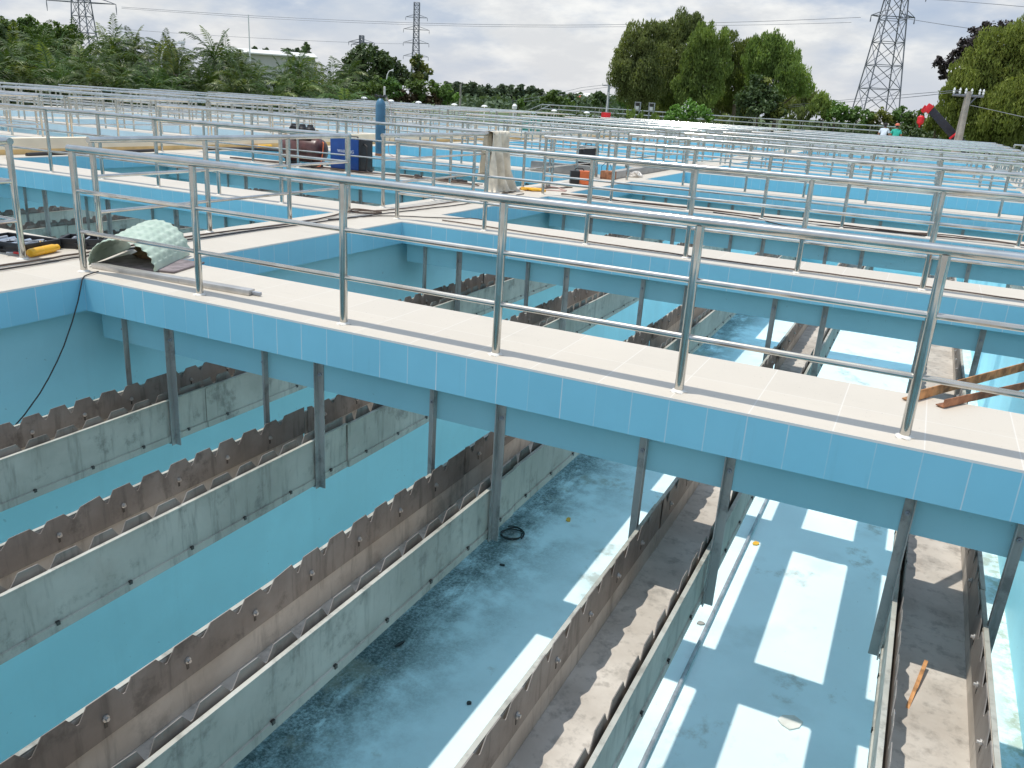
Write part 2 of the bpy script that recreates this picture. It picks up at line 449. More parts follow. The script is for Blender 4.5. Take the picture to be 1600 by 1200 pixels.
# service strip and cream parapet with ochre skirting
XW = -PX-.50
m = MB(); m.box(-11.60, YA, -.25, XW-.20, YB, -.004); struct(m.build('paved_strip', 'cream_paving', smooth=0))
t = thing('parapet_wall', 'low cream wall with ochre skirting between blue and pale basins', 'wall', (0, 0, 0))
m = MB(); m.box(XW-.20, YA, 0.085, XW-.002, YB, .27); m.build('wall', 'cream_paint', t, smooth=0)
m = MB(); m.box(XW-.205, YA, -.25, XW+.003, YB, .085); m.build('skirting', 'ochre_paint', t, smooth=0)

# ------------------------------------------------------------------ guard rails
H = .89
AP = [-.155, 1.01, 2.235, 3.32, 4.41, 5.51, 6.56, 7.59]; YR = .13
BP = [-3.33, -2.10, -.93]
mp = MB(); mp.tube([(0, 0, 0), (0, 0, H-.02)], .0245, 12); POST = mp.mesh('post', 'polished_steel')
mp = MB(); mp.lathe([(.043, .0), (.040, .004), (.030, .010), (.0245, .014)], n=12)
for i, v in enumerate(mp.v):
    k = 1+.25*math.sin(i*2.7)*(v[2] < .01); mp.v[i] = (v[0]*k, v[1]*k, v[2])
COLLAR = mp.mesh('grout_collar', 'white_grout')
mp = MB(); mp.tube([(AP[0]-.03, YR, H), (AP[-1]+.029, YR, H)], .0265, 14); TOPA = mp.mesh('top_rail', 'polished_steel')
mp = MB(); mp.tube([(AP[-1], YR-.0, H), (AP[-1], BP[0]-.03, H)], .026, 14); TOPB = mp.mesh('top_rail', 'polished_steel')
MIDA, MIDB = [], []
for z in (.30, .595):
    mp = MB(); mp.tube([(AP[0], YR, z), (AP[-1], YR, z)], .0155, 10); MIDA.append(mp.mesh('middle_rail', 'polished_steel'))
    mp = MB(); mp.tube([(AP[-1], YR, z), (AP[-1], BP[0], z)], .0153, 10); MIDB.append(mp.mesh('middle_rail', 'polished_steel'))
mp = MB()
mp.tube([(AP[0]-.03, YR, H), (AP[-1]+.031, YR, H)], .031, 8); mp.tube([(AP[-1], YR, H), (AP[-1], BP[0]-.03, H)], .0305, 8)
FTOP = mp.mesh('top_rail', 'polished_steel')
def make_rail(detail):
    r = thing('guard_rail', 'x', 'guard rail', group='steel guard rails around the basins')
    link('top_rail', TOPA, r); link('top_rail', TOPB, r)
    for a, b in zip(MIDA, MIDB): link('middle_rail', a, r); link('middle_rail', b, r)
    for x, y in [(x, YR) for x in AP]+[(AP[-1], y) for y in BP]:
        p = link('post', POST, r, (x, y, 0))
        if detail: link('grout_collar', COLLAR, p)
    return r
RD, RS = make_rail(True), make_rail(False)
usedD = usedS = False
def place_rail(x, k, label, detail):
    global usedD, usedS
    if detail: o = RD if not usedD else copy_tree(RD); usedD = True
    else: o = RS if not usedS else copy_tree(RS); usedS = True
    o.location = (x, k*PY, 0); o['label'] = label
    if k: o.rotation_euler = (0, 0, random.uniform(-.0012, .0012))
names = {-1: 'left of the central cross walkway', 0: 'right of the central cross walkway', 1: 'beyond the right-side cross walkway'}
for k in range(0, NROW+1):
    w = 'nearest' if k == 0 else (ORD[k] if k < NROW else 'last')
    for c in (0, -1, 1):
        if c == 1 and k < 2: continue
        place_rail(X0[c], k, 'steel guard rail on the %s blue tiled walkway, %s' % (w, names[c]), k <= 2 and c < 1)
    for c in (0, 1):
        place_rail(FX0[c], k, 'steel guard rail on the %s pale walkway, %s column beyond the cream wall' % (w, ('near', 'far')[c]), False)

TB = MB(); TB.tube([(AP[0], 0, H), (AP[-1], 0, H)], .027, 8); TOPC = TB.mesh('top_rail', 'polished_steel')
MIDC = []
for z in (.30, .595):
    TB = MB(); TB.tube([(AP[0], 0, z), (AP[-1], 0, z)], .016, 8); MIDC.append(TB.mesh('middle_rail', 'polished_steel'))
def back_rail(x, k, label):
    r = thing('guard_rail', label, 'guard rail', (x, k*PY+WW-.13, 0), 0, 'steel guard rails around the basins')
    link('top_rail', TOPC, r)
    for q in MIDC: link('middle_rail', q, r)
    for xx in AP: link('post', POST, r, (xx, 0, 0))
for k in range(0, NROW+1):
    w = 'nearest' if k == 0 else (ORD[k] if k < NROW else 'last')
    for c in (0, 1):
        back_rail(FX0[c], k, 'rail along the back edge of the %s pale walkway, %s column beyond the cream wall' % (w, ('near', 'far')[c]))
    if k >= 5:
        for c in (-1, 0, 1): back_rail(X0[c], k, 'rail along the back edge of the %s blue walkway, %s' % (w, names[c]))

# ------------------------------------------------------------------ weir troughs
TXC = [.485+1.338*i for i in range(6)]
HWT = .198; ZT, ZB = -.835, -1.165
YS, YE = -PY+WW/2+.002, WW/2-.002
def channel_mesh():
    m = MB(); w = HWT
    # outer walls with outward rim and a folded strip along the foot; inner skin separate material
    for s in (-1, 1):
        m.extrude([(s*(w-.006), ZT), (s*w, ZT), (s*w, -1.115), (s*(w+.008), -1.118), (s*(w+.008), ZB), (s*(w-.006), ZB)], 'y', YS, YE, 0)
        m.extrude([(s*(w-.008), ZT), (s*(w+.014), ZT), (s*(w+.014), ZT+.006), (s*(w-.008), ZT+.006)], 'y', YS+.001, YE-.001, 0)
        m.extrude([(s*(w-.010), ZT-.002), (s*(w-.0065), ZT-.002), (s*(w-.0065), ZB+.012), (s*(w-.010), ZB+.012)], 'y', YS+.001, YE-.001, 1)
    m.box(-w+.0065, YS, ZB+.002, w-.0065, YE, ZB+.010, 1)
    # rivets along the folded strip
    for s in (-1, 1):
        y = YS+.2
        while y < YE-.1:
            m.box(s*(w+.001)-.006, y, -1.128, s*(w+.001)+.012*s, y+.018, -1.108, 2); y += .42
    return m.mesh('channel', ['trough_outer', 'trough_inner', 'dark_bolt'], 30)
CHAN = channel_mesh()
def plate_mesh(s, seed):
    rnd = random.Random(seed)
    m = MB(); x0 = s*(HWT-.030); x1 = x0+s*.004
    zt, zn, zb = ZT+.05, ZT-.012, ZT-.15
    p = .2; top = []
    y = YS+.06
    a, b_ = .044, .006
    top.append((YS+.01, zt))
    n = int((YE-YS-.1)/p)
    for i in range(n):
        yc = YS+.10+p*i
        if i % 6 == 0: dz, dy_ = rnd.uniform(-.009, .009), rnd.uniform(-.012, .012)
        aj, nj = a+rnd.uniform(-.009, .007), rnd.uniform(-.008, .010); yj = yc+dy_+rnd.uniform(-.006, .006)
        top += [(yj-aj, zt+dz), (yj-b_, zn+nj), (yj+b_, zn+nj), (yj+aj, zt+dz+rnd.uniform(-.003, .003))]
    top.append((YE-.01, zt))
    # build as strips between successive top points (keeps faces planar and convex)
    for (ya, za), (yb, zb_) in zip(top[:-1], top[1:]):
        for xx in (x0, x1): m.quad((xx, ya, zb), (xx, yb, zb), (xx, yb, zb_), (xx, ya, za))
        m.quad((x0, ya, za), (x0, yb, zb_), (x1, yb, zb_), (x1, ya, za))
    m.quad((x0, YS+.01, zb), (x0, YE-.01, zb), (x1, YE-.01, zb), (x1, YS+.01, zb))
    # bolts and their dark slots
    y = YS+.2
    while y < YE-.1:
        m.box(min(x0, x0-s*.002), y-.006, zb+.045, max(x0, x0-s*.002), y+.006, zb+.085, 1)
        m.lathe([(.015, -.003), (.015, .003), (.008, .004), (.008, .014)], (x0-s*.004, y, zb+.088), 8, 2, 'x') if s < 0 else \
        m.lathe([(.008, -.014), (.008, -.004), (.015, -.003), (.015, .003)], (x0-s*.004, y, zb+.088), 8, 2, 'x')
        y += .4
    return m.mesh('weir_plate', ['weir_steel', 'dark_bolt', 'aluminium'], 30)
PLL, PLR = plate_mesh(-1, 1), plate_mesh(1, 2)
def hanger_mesh(s, side):
    """angle bar bolted to the beam face and running down the trough side; side=+1: beam face looking to -y"""
    m = MB(); yb = (REC if side > 0 else -PY+WW-REC); d = -side
    x0 = s*(HWT+.013)
    ya, yb2 = sorted((yb+d*.0015, yb+d*.0075))
    xa, xb = sorted((x0, x0+s*.05))
    m.box(xa, ya, -1.19, xb, yb2, -.262)
    yc, yd = sorted((yb+d*.0075, yb+d*.045))
    xc, xd = sorted((x0, x0+s*.006))
    m.box(xc, yc, -1.19, xd, yd, -.262)
    return m.mesh('hanger', 'hanger_steel', 0)
HANG = {(s, d): hanger_mesh(s, d) for s in (-1, 1) for d in (-1, 1)}
mb = MB(); mb.lathe([(.013, -.006), (.013, .008), (.006, .009), (.006, .022)], n=8, axis='y'); BOLT = mb.mesh('bolt', 'galvanised')
def crad(side):
    m = MB(); yb = (REC if side > 0 else -PY+WW-REC); d = -side
    ya, y2 = sorted((yb+d*.009, yb+d*.05)); m.box(-HWT-.012, ya, -1.178, HWT+.012, y2, -1.1715); return m.mesh('cradle_bar', 'hanger_steel', 0)
CRAD = {d: crad(d) for d in (-1, 1)}
def make_trough():
    r = thing('weir_trough', 'x', 'trough', group='steel weir troughs hung under the walkways')
    link('channel', CHAN, r); link('weir_plate', PLL, r); link('weir_plate', PLR, r)
    for s in (-1, 1):
        for d in (1,):
            h = link('hanger', HANG[(s, d)], r)
            yb = (REC if d > 0 else -PY+WW-REC)-d*.012
            b = link('bolt', BOLT, h, (s*(HWT+.040), yb, -.37), math.pi if d > 0 else 0)
    link('cradle_bar', CRAD[1], r)
    return r
T0 = make_trough(); first = True
bays = {0: 'nearest', 1: 'second', 2: 'third', 3: 'fourth'}
for c in (0, -1):
    for k in range(0 if c == 0 else 1, 4):
        for i, x in enumerate(TXC):
            o = T0 if first else copy_tree(T0); first = False
            o.location = (X0[c]+x+random.uniform(-.007, .007), k*PY, random.uniform(-.006, .002)); o.rotation_euler = (random.uniform(-.0015, .0015), random.uniform(-.008, .008), random.uniform(-.002, .002))
            o['label'] = 'steel weir trough, %s from the left wall, %s bay %s of the central cross walkway' % (
                ORD[i], bays[k], 'right' if c == 0 else 'left')

# ------------------------------------------------------------------ objects near the camera
def wavy(pts, amp=.012, step=.12, seed=0, z=None):
    rnd = random.Random(seed); out = []
    pts = [Vector(p) for p in pts]
    # Catmull-Rom through the points
    P = [pts[0]]+pts+[pts[-1]]
    for i in range(1, len(P)-2):
        L = (P[i+1]-P[i]).length; n = max(2, int(L/step))
        for k in range(n):
            u = k/n; a, b, c, d = P[i-1], P[i], P[i+1], P[i+2]
            q = .5*((2*b)+(c-a)*u+(2*a-5*b+4*c-d)*u*u+(3*b-a-3*c+d)*u**3)
            out.append(q+Vector((rnd.uniform(-amp, amp), rnd.uniform(-amp, amp), 0)))
    out.append(pts[-1]); return out
def cable(name, label, pts, r, mat, cat='cable', amp=.012, seed=0, group=None, step=.12):
    mb = MB(); mb.tube(wavy(pts, amp, step, seed), r, 7)
    return tag(mb.build(name, mat), label, cat, group)

# translucent green roofing sheet, bent into an arch
fl, fr, br = Vector((-.27, .26)), Vector((.26, .41)), Vector((-.08, 1.08))
ax = br-fr; nW, nL = 84, 48; mb = MB(); vs = []
for j in range(nL+1):
    v = j/nL
    for i in range(nW+1):
        u = i/nW; th = math.pi*(1-u)
        hgt = .215*math.sin(th)**.9 if 0 < u < 1 else 0
        p = fl.lerp(fr, .5+.5*math.cos(th)*-1*-1 if False else .5-.5*math.cos(th)*(1)) if False else fl.lerp(fr, .5-.5*math.cos(math.pi*u))
        rip = .0042*math.sin(u*2*math.pi*13)*math.sin(v*2*math.pi*7)+.004*math.sin(u*2*math.pi*13)
        vs.append((p.x+ax.x*v+.010*math.sin(u*2*math.pi*13)*(j in (0, nL)), p.y+ax.y*v, .012+hgt+rip+.05*v*math.sin(th)))
mb.v = vs
for j in range(nL):
    for i in range(nW):
        a = j*(nW+1)+i; mb.f.append((a, a+1, a+nW+2, a+nW+1)); mb.m.append(0)
o = tag(mb.build('roofing_sheet', 'green_plastic', smooth=70), 'bent translucent green corrugated sheet arched over the walkway corner', 'plastic sheet')
sm = o.modifiers.new('thickness', 'SOLIDIFY'); sm.thickness = .004
mb = MB(); mb.box(-.34, -.22, 0, .34, .22, .014); tag(mb.build('wooden_board', 'board_purple', loc=(-.02, .62, .003), bevel=.002), 'flat purplish brown board lying under the green arched sheet', 'board').rotation_euler = (0, 0, R(15))
mb = MB(); rnd = random.Random(4)
mb.lathe([(.0, 0), (.09, .0), (.11, .03), (.07, .06), (.03, .075)], n=14)
for i, v in enumerate(mb.v): mb.v[i] = (v[0]*1.9*(1+.3*math.sin(i*1.7)), v[1]*(1+.35*math.sin(i*2.9)), v[2]*(1+.4*math.sin(i*1.3)))
tag(mb.build('work_rag', 'rag_brown', loc=(-.17, .78, .018)), 'crumpled brown rag under the green sheet', 'rag')
t = thing('metal_profile', 'grey aluminium box profile lying along the walkway beside the green sheet', 'metal bar', (-.22, .272, .002), math.atan2(.075, 1.52))
mb = MB(); mb.box(0, -.032, 0, .86, .032, .036); mb.build('bar', 'aluminium', t, bevel=.003)
mb = MB(); mb.box(.864, -.034, 0, 1.50, .034, .038); mb.build('bar', 'aluminium', t, bevel=.003)
mb = MB(); mb.box(1.50, -.004, .004, 1.57, .022, .026); mb.build('connector', 'galvanised', t, bevel=.002)

# tool cases, wrench, yellow handle
def tool_case(loc, rz, L, W, label, n):
    t = thing('tool_case', label, 'tool case', loc, rz)
    mb = MB(); mb.box(-L/2, -W/2, 0, L/2, W/2, .035); mb.box(-L/2, -W/2, .0352, L/2, -W/2+.02, .085); mb.box(-L/2, W/2-.02, .0352, L/2, W/2, .085)
    mb.box(-L/2, -W/2+.0202, .0352, -L/2+.02, W/2-.0202, .085); mb.box(L/2-.02, -W/2+.0202, .0352, L/2, W/2-.0202, .085); mb.build('tray', 'black_plastic', t, bevel=.004)
    mb = MB(); mb.box(-.05, -W/2-.03, .03, .05, -W/2-.018, .05); mb.box(-.05, -W/2-.018, .03, -.035, -W/2-.001, .05); mb.box(.035, -W/2-.018, .03, .05, -W/2-.001, .05); mb.build('handle', 'black_plastic', t)
    for i in range(n):
        mb = MB(); x = -L/2+.07+i*(L-.14)/max(1, n-1); mb.tube([(x, -W*.3, .055), (x, W*.28, .06)], .010+.003*(i % 3), 8); mb.tube([(x, W*.05, .0565), (x, W*.28, .06)], .016, 8)
        mb.build('socket_tool', 'chrome' if i % 2 else 'galvanised', t)
    return t
tool_case((-1.27, .37, 0), R(8), .56, .36, 'open black tool case with loose tools beside the corner rail post', 6)
tool_case((-.98, .80, 0), R(35), .36, .26, 'smaller black tool tray lying open behind the yellow bottle', 3)
mb = MB(); mb.box(-.11, -.010, 0, .085, .010, .006)
mb.extrude([(.10+.027*math.cos(a), .027*math.sin(a)) for a in [i*math.pi/6 for i in range(12)]], 'z', -.003, .010)
mb.extrude([(-.155, -.024), (-.10, -.016), (-.10, .016), (-.155, .024), (-.13, .008), (-.13, -.008)], 'z', -.002, .009)
tag(mb.build('wrench', 'chrome', loc=(-1.06, .33, .092)), 'shiny combination wrench resting on the open black tool case', 'wrench').rotation_euler = (R(4), R(-3), R(32))
t = thing('plastic_bottle', 'orange yellow plastic bottle lying by the corner rail post', 'bottle', (-.905, .35, .036), math.atan2(.30, -.08))
mb = MB(); mb.lathe([(.012, -.165), (.030, -.158), (.034, -.14), (.034, -.03), (.030, -.02), (.034, -.01), (.034, .10), (.028, .125)], n=18, axis='x'); mb.build('body', 'yellow_plastic', t)
mb = MB(); mb.lathe([(.026, .1255), (.026, .155), (.020, .16)], n=18, axis='x'); mb.build('cap', 'yellow_plastic', t)
t = thing('pliers', 'small pliers with red handles leaning on the tool case', 'pliers', (-1.02, .17, .004), R(60))
for s in (-1, 1):
    mb = MB(); mb.tube([(0, s*.006, .02), (.05, s*.020, .012), (.11, s*.018, .008)], .008, 8); mb.build('handle', 'red_paint', t)
mb = MB(); mb.box(-.05, -.012, .012, -.002, .012, .026); mb.build('jaw', 'galvanised', t, bevel=.004)

# thin hose hanging from the near corner into the basin
pts = [(-.04, .16, .012), (-.005, .04, .010), (.012, -.02, -.015)]
for px, py, x in ((122, 470, .025), (100, 540, .05), (62, 615, .08), (10, 680, .10), (-60, 740, .12)): pts.append(tuple(on_x(px, py, x)))
cable('thin_hose', 'thin dark hose hanging from the walkway corner into the nearest basin', pts, .0048, 'dark_rubber', 'hose', 0)

# hoses along the central cross walkway
cable('air_hose', 'dark hose running along the central cross walkway past the green sheet', [(-.62, -2.2, .014), (-.66, -.6, .014), (-.70, .5, .014), (-.74, 1.8, .014), (-.66, 3.2, .014), (-.82, 4.35, .014), (-.62, 4.75, .014), (-.5, 6.4, .014), (-.6, 8.4, .014)], .0085, 'brown_rubber', seed=1)
cable('air_hose', 'second brown hose lying beside the dark hose, nearer the right basin edge', [(-.48, -2.2, .012), (-.56, -.4, .012), (-.60, .7, .012), (-.62, 2.0, .012), (-.54, 3.3, .012), (-.45, 4.6, .012), (-.30, 6.3, .012), (-.35, 8.2, .012)], .0075, 'dark_rubber', seed=2)
cable('electric_cable', 'thin grey cable bulging right from the second walkway junction', [(-.60, 3.6, .01), (-.40, 4.3, .01), (.10, 4.7, .01), (.35, 4.88, .01), (.55, 5.02, .01), (.62, 5.07, -.10), (.63, 5.08, -.8)], .006, 'dark_rubber', seed=3)
mb = MB(); pts = []
for i in range(46):
    a = i*.30; r = .17+.02*math.sin(i*.9)
    pts.append((-.72+r*math.cos(a)*1.2, 4.45+r*math.sin(a)*.8, .012+.006*(i//21)))
mb.tube(pts, .0075, 7); tag(mb.build('hose_coil', 'brown_rubber'), 'loose coil of brown hose at the second walkway junction', 'hose')
def bundle(name, label, y0, x0, x1, mat, seed, n=4, dy=.0):
    rnd = random.Random(seed); mb = MB()
    for i in range(n):
        pts = []; x = x0
        while x < x1+.01:
            pts.append((x, y0+dy*(x-x0)+rnd.uniform(-.10, .10), .014+rnd.uniform(0, .02))); x += .55
        mb.tube(wavy(pts, .02, .14, seed+i), .008, 6)
    return tag(mb.build(name, mat), label, 'cable', 'cable bundles along the third walkway')
Y2, Y3 = 2*PY, 3*PY
bundle('cable_bundle', 'tangle of brown cables on the third walkway, left of the draped cloth', Y2+.33, -6.9, -1.0, 'brown_rubber', 11, 5)
bundle('cable_bundle', 'brown cables along the third walkway, right of the cross walkway', Y2+.30, .1, 7.1, 'brown_rubber', 12, 3)
for i, (px, py) in enumerate(((655, 276), (690, 281), (712, 281), (735, 282))):
    p = on_z(px, py, .03); mb = MB(); mb.lathe([(.02, -.09), (.035, -.085), (.035, .02), (.022, .03), (.022, .10)], n=10, axis='x')
    o = tag(mb.build('hose_coupling', 'dark_rubber', loc=(p.x, Y2+.45, .036)), 'black hose coupling lying among the cables left of the draped cloth, %s from the left' % ORD[i], 'hose coupling', 'hose couplings on the third walkway'); o.rotation_euler = (0, 0, R(20*i-25))
cable('electric_cable', 'brown cable on the second walkway beside its guard rail', [(.3, PY+.42, .01), (2.0, PY+.30, .01), (3.6, PY+.22, .01), (5.2, PY+.28, .01), (7.0, PY+.20, .01)], .007, 'brown_rubber', seed=7)
cable('electric_cable', 'dark cable drooping over the edge of the third walkway, far right', [(2.6, Y2+.2, .01), (3.2, Y2+.05, .01), (3.6, Y2-.03, -.03), (3.9, Y2-.02, -.05), (4.2, Y2+.08, .01), (5.6, Y2+.25, .01)], .008, 'dark_rubber', seed=8)

# pair of rusty angle bars on the nearest walkway
def angle_bar(a, b, w, mat, label):
    a, b = Vector(a), Vector(b); L = (b-a).length; m = MB()
    m.extrude([(-w/2, 0), (w/2, 0), (w/2, .006), (-w/2+.006, .006), (-w/2+.006, w), (-w/2, w)], 'x', 0, L)
    o = m.build('angle_bar', mat, loc=a, smooth=0); o.rotation_euler = (b-a).to_track_quat('X', 'Z').to_euler()
    return tag(o, label, 'metal bar', 'rusty angle bars across the basin')
angle_bar((5.50, .72, .006), (7.62, 4.60, .008), .055, 'rusty_iron', 'orange rusty angle bar reaching from the nearest walkway, upper of the two')
angle_bar((5.66, .72, .006), (8.1, 4.55, .008), .045, 'rusty_dark', 'dark rusty angle bar reaching from the nearest walkway, lower of the two')

# air compressor
t = thing('air_compressor', 'maroon air compressor with horizontal tank on the third walkway', 'compressor', (-5.24, Y2+.44, 0))
mb = MB(); mb.lathe([(.05, -.47), (.15, -.45), (.205, -.41), (.225, -.36), (.225, .36), (.205, .41), (.15, .45), (.05, .47)], (0, 0, .30), 24, 0, 'x'); mb.build('tank', 'maroon_paint', t)
for sx in (-1, 1):
    mb = MB(); mb.box(sx*.30-.02, -.16, 0, sx*.30+.02, .16, .14); mb.build('leg', 'motor_black', t, bevel=.005)
mb = MB(); mb.box(-.33, -.15, .515, .27, .15, .535); mb.build('platform', 'motor_black', t, bevel=.003)
for i, x in enumerate((-.22, -.02, .16)):
    mb = MB(); mb.lathe([(.06, .536), (.085, .55), (.085, .56), (.062, .57), (.09, .58), (.09, .60), (.062, .61), (.092, .62), (.092, .68), (.06, .72), (.05, .755)], (x, 0, 0), 14); mb.build('cylinder_head', 'motor_black', t)
mb = MB(); mb.lathe([(.095, -.13), (.10, -.12), (.10, .02), (.085, .03)], (-.11, -.04, .63), 16, 0, 'y'); mb.build('motor', 'motor_black', t)
mb = MB(); mb.tube([(-.45, -.02, .38), (-.52, -.02, .43), (-.51, -.02, .53), (-.40, -.02, .55), (-.34, -.02, .53)], .013, 8); mb.build('handle', 'brass', t)
mb = MB(); mb.tube([(.34, 0, .51), (.34, 0, .60)], .018, 8); mb.lathe([(.042, -.02), (.042, .012)], (.34, -.02, .63), 14, 0, 'y'); mb.tube([(.27, -.02, .57), (.42, -.02, .58)], .014, 8); mb.build('pressure_gauge', 'brass', t)
mb = MB(); mb.tube([(.42, .02, .47), (.50, -.05, .45), (.52, -.10, .28), (.51, -.16, .05), (.44, -.2, .02)], .010, 7); mb.build('outlet_hose', 'orange_paint', t)

# welding machine
t = thing('welding_machine', 'blue welding machine with white lettering beside the maroon compressor', 'welding machine', (-4.20, Y2+.50, 0))
mb = MB(); mb.box(-.33, -.19, .035, .30, .19, .575); mb.build('body', 'blue_paint', t, bevel=.02)
mb = MB(); mb.box(.302, -.185, .04, .345, .185, .57); mb.build('front_panel', 'black_plastic', t, bevel=.008)
mb = MB(); mb.box(-.34, -.185, 0, .35, .185, .034); mb.build('base', 'motor_black', t, bevel=.004)
mb = MB(); mb.tube([(-.2, 0, .575), (-.2, 0, .61), (.15, 0, .61), (.15, 0, .575)], .012, 8); mb.build('handle', 'motor_black', t)
mb = MB(); mb.tube([(.345, -.08, .5), (.42, -.10, .46), (.44, -.12, .25), (.42, -.13, .06), (.50, -.15, .015)], .014, 8); mb.build('power_lead', 'dark_rubber', t)
fc = bpy.data.curves.new('lettering', 'FONT'); fc.body = 'WARNING'; fc.size = .075; fc.extrude = .0015; fc.align_x = 'CENTER'
fo = bpy.data.objects.new('lettering_source', fc); COL.objects.link(fo)
bpy.context.view_layer.update()
me = bpy.data.meshes.new_from_object(fo.evaluated_get(bpy.context.evaluated_depsgraph_get())); bpy.data.objects.remove(fo)
me.materials.clear(); me.materials.append(MATS['white_letter'])
o = link('lettering', me, t, (.02, -.193, .325)); o.rotation_euler = (R(90), 0, 0)

# gas cylinder
t = thing('gas_cylinder', 'tall blue gas cylinder standing on the fourth walkway', 'gas cylinder', (-6.20, Y3+.12, 0))
mb = MB(); mb.lathe([(.095, 0), (.113, .012), (.115, .03), (.115, 1.10), (.108, 1.16), (.085, 1.215), (.05, 1.25), (.036, 1.265)], n=26); mb.build('body', 'cylinder_blue', t)
mb = MB(); mb.lathe([(.117, .0), (.117, .05), (.1155, .055)], n=26); mb.build('foot_ring', 'rusty_dark', t)
mb = MB(); mb.lathe([(.026, 1.266), (.026, 1.33), (.018, 1.335), (.018, 1.36)], n=12); mb.tube([(-.12, 0, 1.31), (.13, 0, 1.31)], .018, 8); mb.lathe([(.032, -.03), (.032, .01)], (-.12, 0, 1.32), 12, 0, 'y'); mb.lathe([(.032, -.03), (.032, .01)], (.13, 0, 1.32), 12, 0, 'y'); mb.build('regulator', 'motor_black', t)
mb = MB(); mb.lathe([(.022, 1.31), (.022, 1.52), (.014, 1.53)], (.09, .02, 0), 10); mb.build('flow_meter', 'white_grout', t)
cable('gas_hose', 'thin reddish hose looping down from the blue gas cylinder', [(-6.05, Y3+.12, 1.30), (-5.93, Y3+.10, 1.15), (-5.9, Y3+.16, .7), (-6.0, Y3+.2, .05), (-5.3, Y3+.3, .012)], .007, 'rope_pink', 'hose', .004)

# cloth thrown over the rail
mb = MB(); nx, ny = 34, 30; gx = []
rail_x, ya, yb = -.85, Y2-.52, Y2+.16
for j in range(ny+1):
    v = j/ny; s = v*1.98-.86           # metres over the rail: <0 behind, >0 in front
    for i in range(nx+1):
        u = i/nx; fold = .060*math.sin(u*17+1.5*math.sin(v*4))+.026*math.sin(u*37+v*6)
        flare = 1+.40*max(0, s)*.9*(1 if u < .5 else .35)
        y = (ya+yb)/2+(u-.5)*(yb-ya)*.92*flare
        if abs(s) < .06: z = H+.042+.004*math.cos(u*30); x = rail_x+s*.8
        else:
            d = abs(s)-.06; z = H+.034-d*.93; x = rail_x+math.copysign(.050+fold*(.4+d)+.10*d*d, s)
        if z < .012: x += (.012-z)*.9*math.copysign(1, s)+.03*math.sin(u*23); z = .014+.02*abs(math.sin(u*17+j))
        gx.append((x, y, z))
mb.v = gx
for j in range(ny):
    for i in range(nx):
        a = j*(nx+1)+i; mb.f.append((a, a+1, a+nx+2, a+nx+1)); mb.m.append(0)
tag(mb.build('canvas_cloth', 'canvas', smooth=80), 'dirty white canvas cloth thrown over a guard rail, hanging to the ground', 'cloth')
mb = MB()
for i in range(5): mb.tube(wavy([(-.62+.05*i, Y2+.25+.1*i, .02), (-.55-.03*i, Y2+.4, .035), (-.45, Y2+.38+.05*i, .03), (-.40+.03*i, Y2+.5, .02)], .02, .08, i), .02, 7)
tag(mb.build('yellow_strap', 'yellow_plastic'), 'crumpled yellow straps at the foot of the draped cloth', 'strap')
# concrete kerb blocks
def block(a, b, w, h, label, n):
    a, b = Vector((*a, 0)), Vector((*b, 0)); L = (b-a).length; m = MB(); rnd = random.Random(n)
    m.extrude([(-w/2, .003), (w/2, .003), (w/2*.86, h), (-w/2*.86, h)], 'x', 0, L)
    o = m.build('kerb_block', 'concrete', loc=a, bevel=.012); o.rotation_euler = (0, 0, math.atan2(b.y-a.y, b.x-a.x))
    return tag(o, label, 'kerb block', 'concrete kerb blocks on the fourth walkway')
block((-2.35, Y3+.28), (-.90, Y3+.30), .26, .20, 'grey concrete kerb block lying across, behind the orange box', 1)
block((-.50, Y3+.10), (-.60, Y3+5.2), .22, .15, 'long grey concrete kerb running back along the central cross walkway', 2)
m = MB(); m.box(-.14, -.10, 0, .14, .10, .16); tag(m.build('brick_block', 'rusty_dark', loc=(-.50, Y3-.04, .003), bevel=.01), 'reddish brick at the near end of the long concrete kerb', 'brick')
# black case standing behind the kerb block
t = thing('black_case', 'black flat case standing upright behind the concrete kerb block', 'case', (-1.18, Y3+.62, 0), R(4))
m = MB(); m.box(-.17, -.05, .003, .17, .05, .60); m.build('body', 'black_plastic', t, bevel=.012)
m = MB(); m.box(-.26, -.04, .003, -.18, .04, .56); m.build('lid', 'black_plastic', t, bevel=.01)
m = MB(); m.tube([(-.12, 0, .60), (-.12, 0, .64), (.0, 0, .64), (.0, 0, .60)], .010, 8); m.build('handle', 'black_plastic', t)
cable('blue_cable', 'blue cable sticking up beside the black case', [(-.80, Y3+.45, .02), (-.86, Y3+.5, .20), (-.72, Y3+.55, .30), (-.62, Y3+.5, .12), (-.55, Y3+.45, .16)], .008, 'cylinder_blue', 'cable', .004)
# orange inverter
t = thing('orange_welder', 'small orange welding box with black front on the cross walkway', 'welding machine', (-.42, 2*PY+2.42, 0), R(28))
m = MB(); m.box(-.03, -.10, .01, .17, .10, .25); m.build('body', 'orange_paint', t, bevel=.008)
m = MB(); m.box(-.20, -.098, .01, -.032, .098, .245); m.build('front_panel', 'motor_black', t, bevel=.006)
m = MB(); m.tube([(-.12, 0, .25), (-.10, 0, .29), (.02, 0, .29), (.05, 0, .25)], .010, 8); m.build('handle', 'motor_black', t)
mb = MB(); rnd = random.Random(9); pts = []
for i in range(60): pts.append((-.33+.16*math.sin(i*.83)*rnd.uniform(.5, 1), 3*PY+1.15+.22*math.cos(i*.71)*rnd.uniform(.5, 1), .02+.10*rnd.random()*math.sin(math.pi*i/59)))
mb.tube(wavy(pts, .004, .05, 3), .012, 6); tag(mb.build('rope_heap', 'white_rope'), 'heap of white rope at the foot of the long concrete kerb', 'rope')
p = on_z(1000, 284, 0)
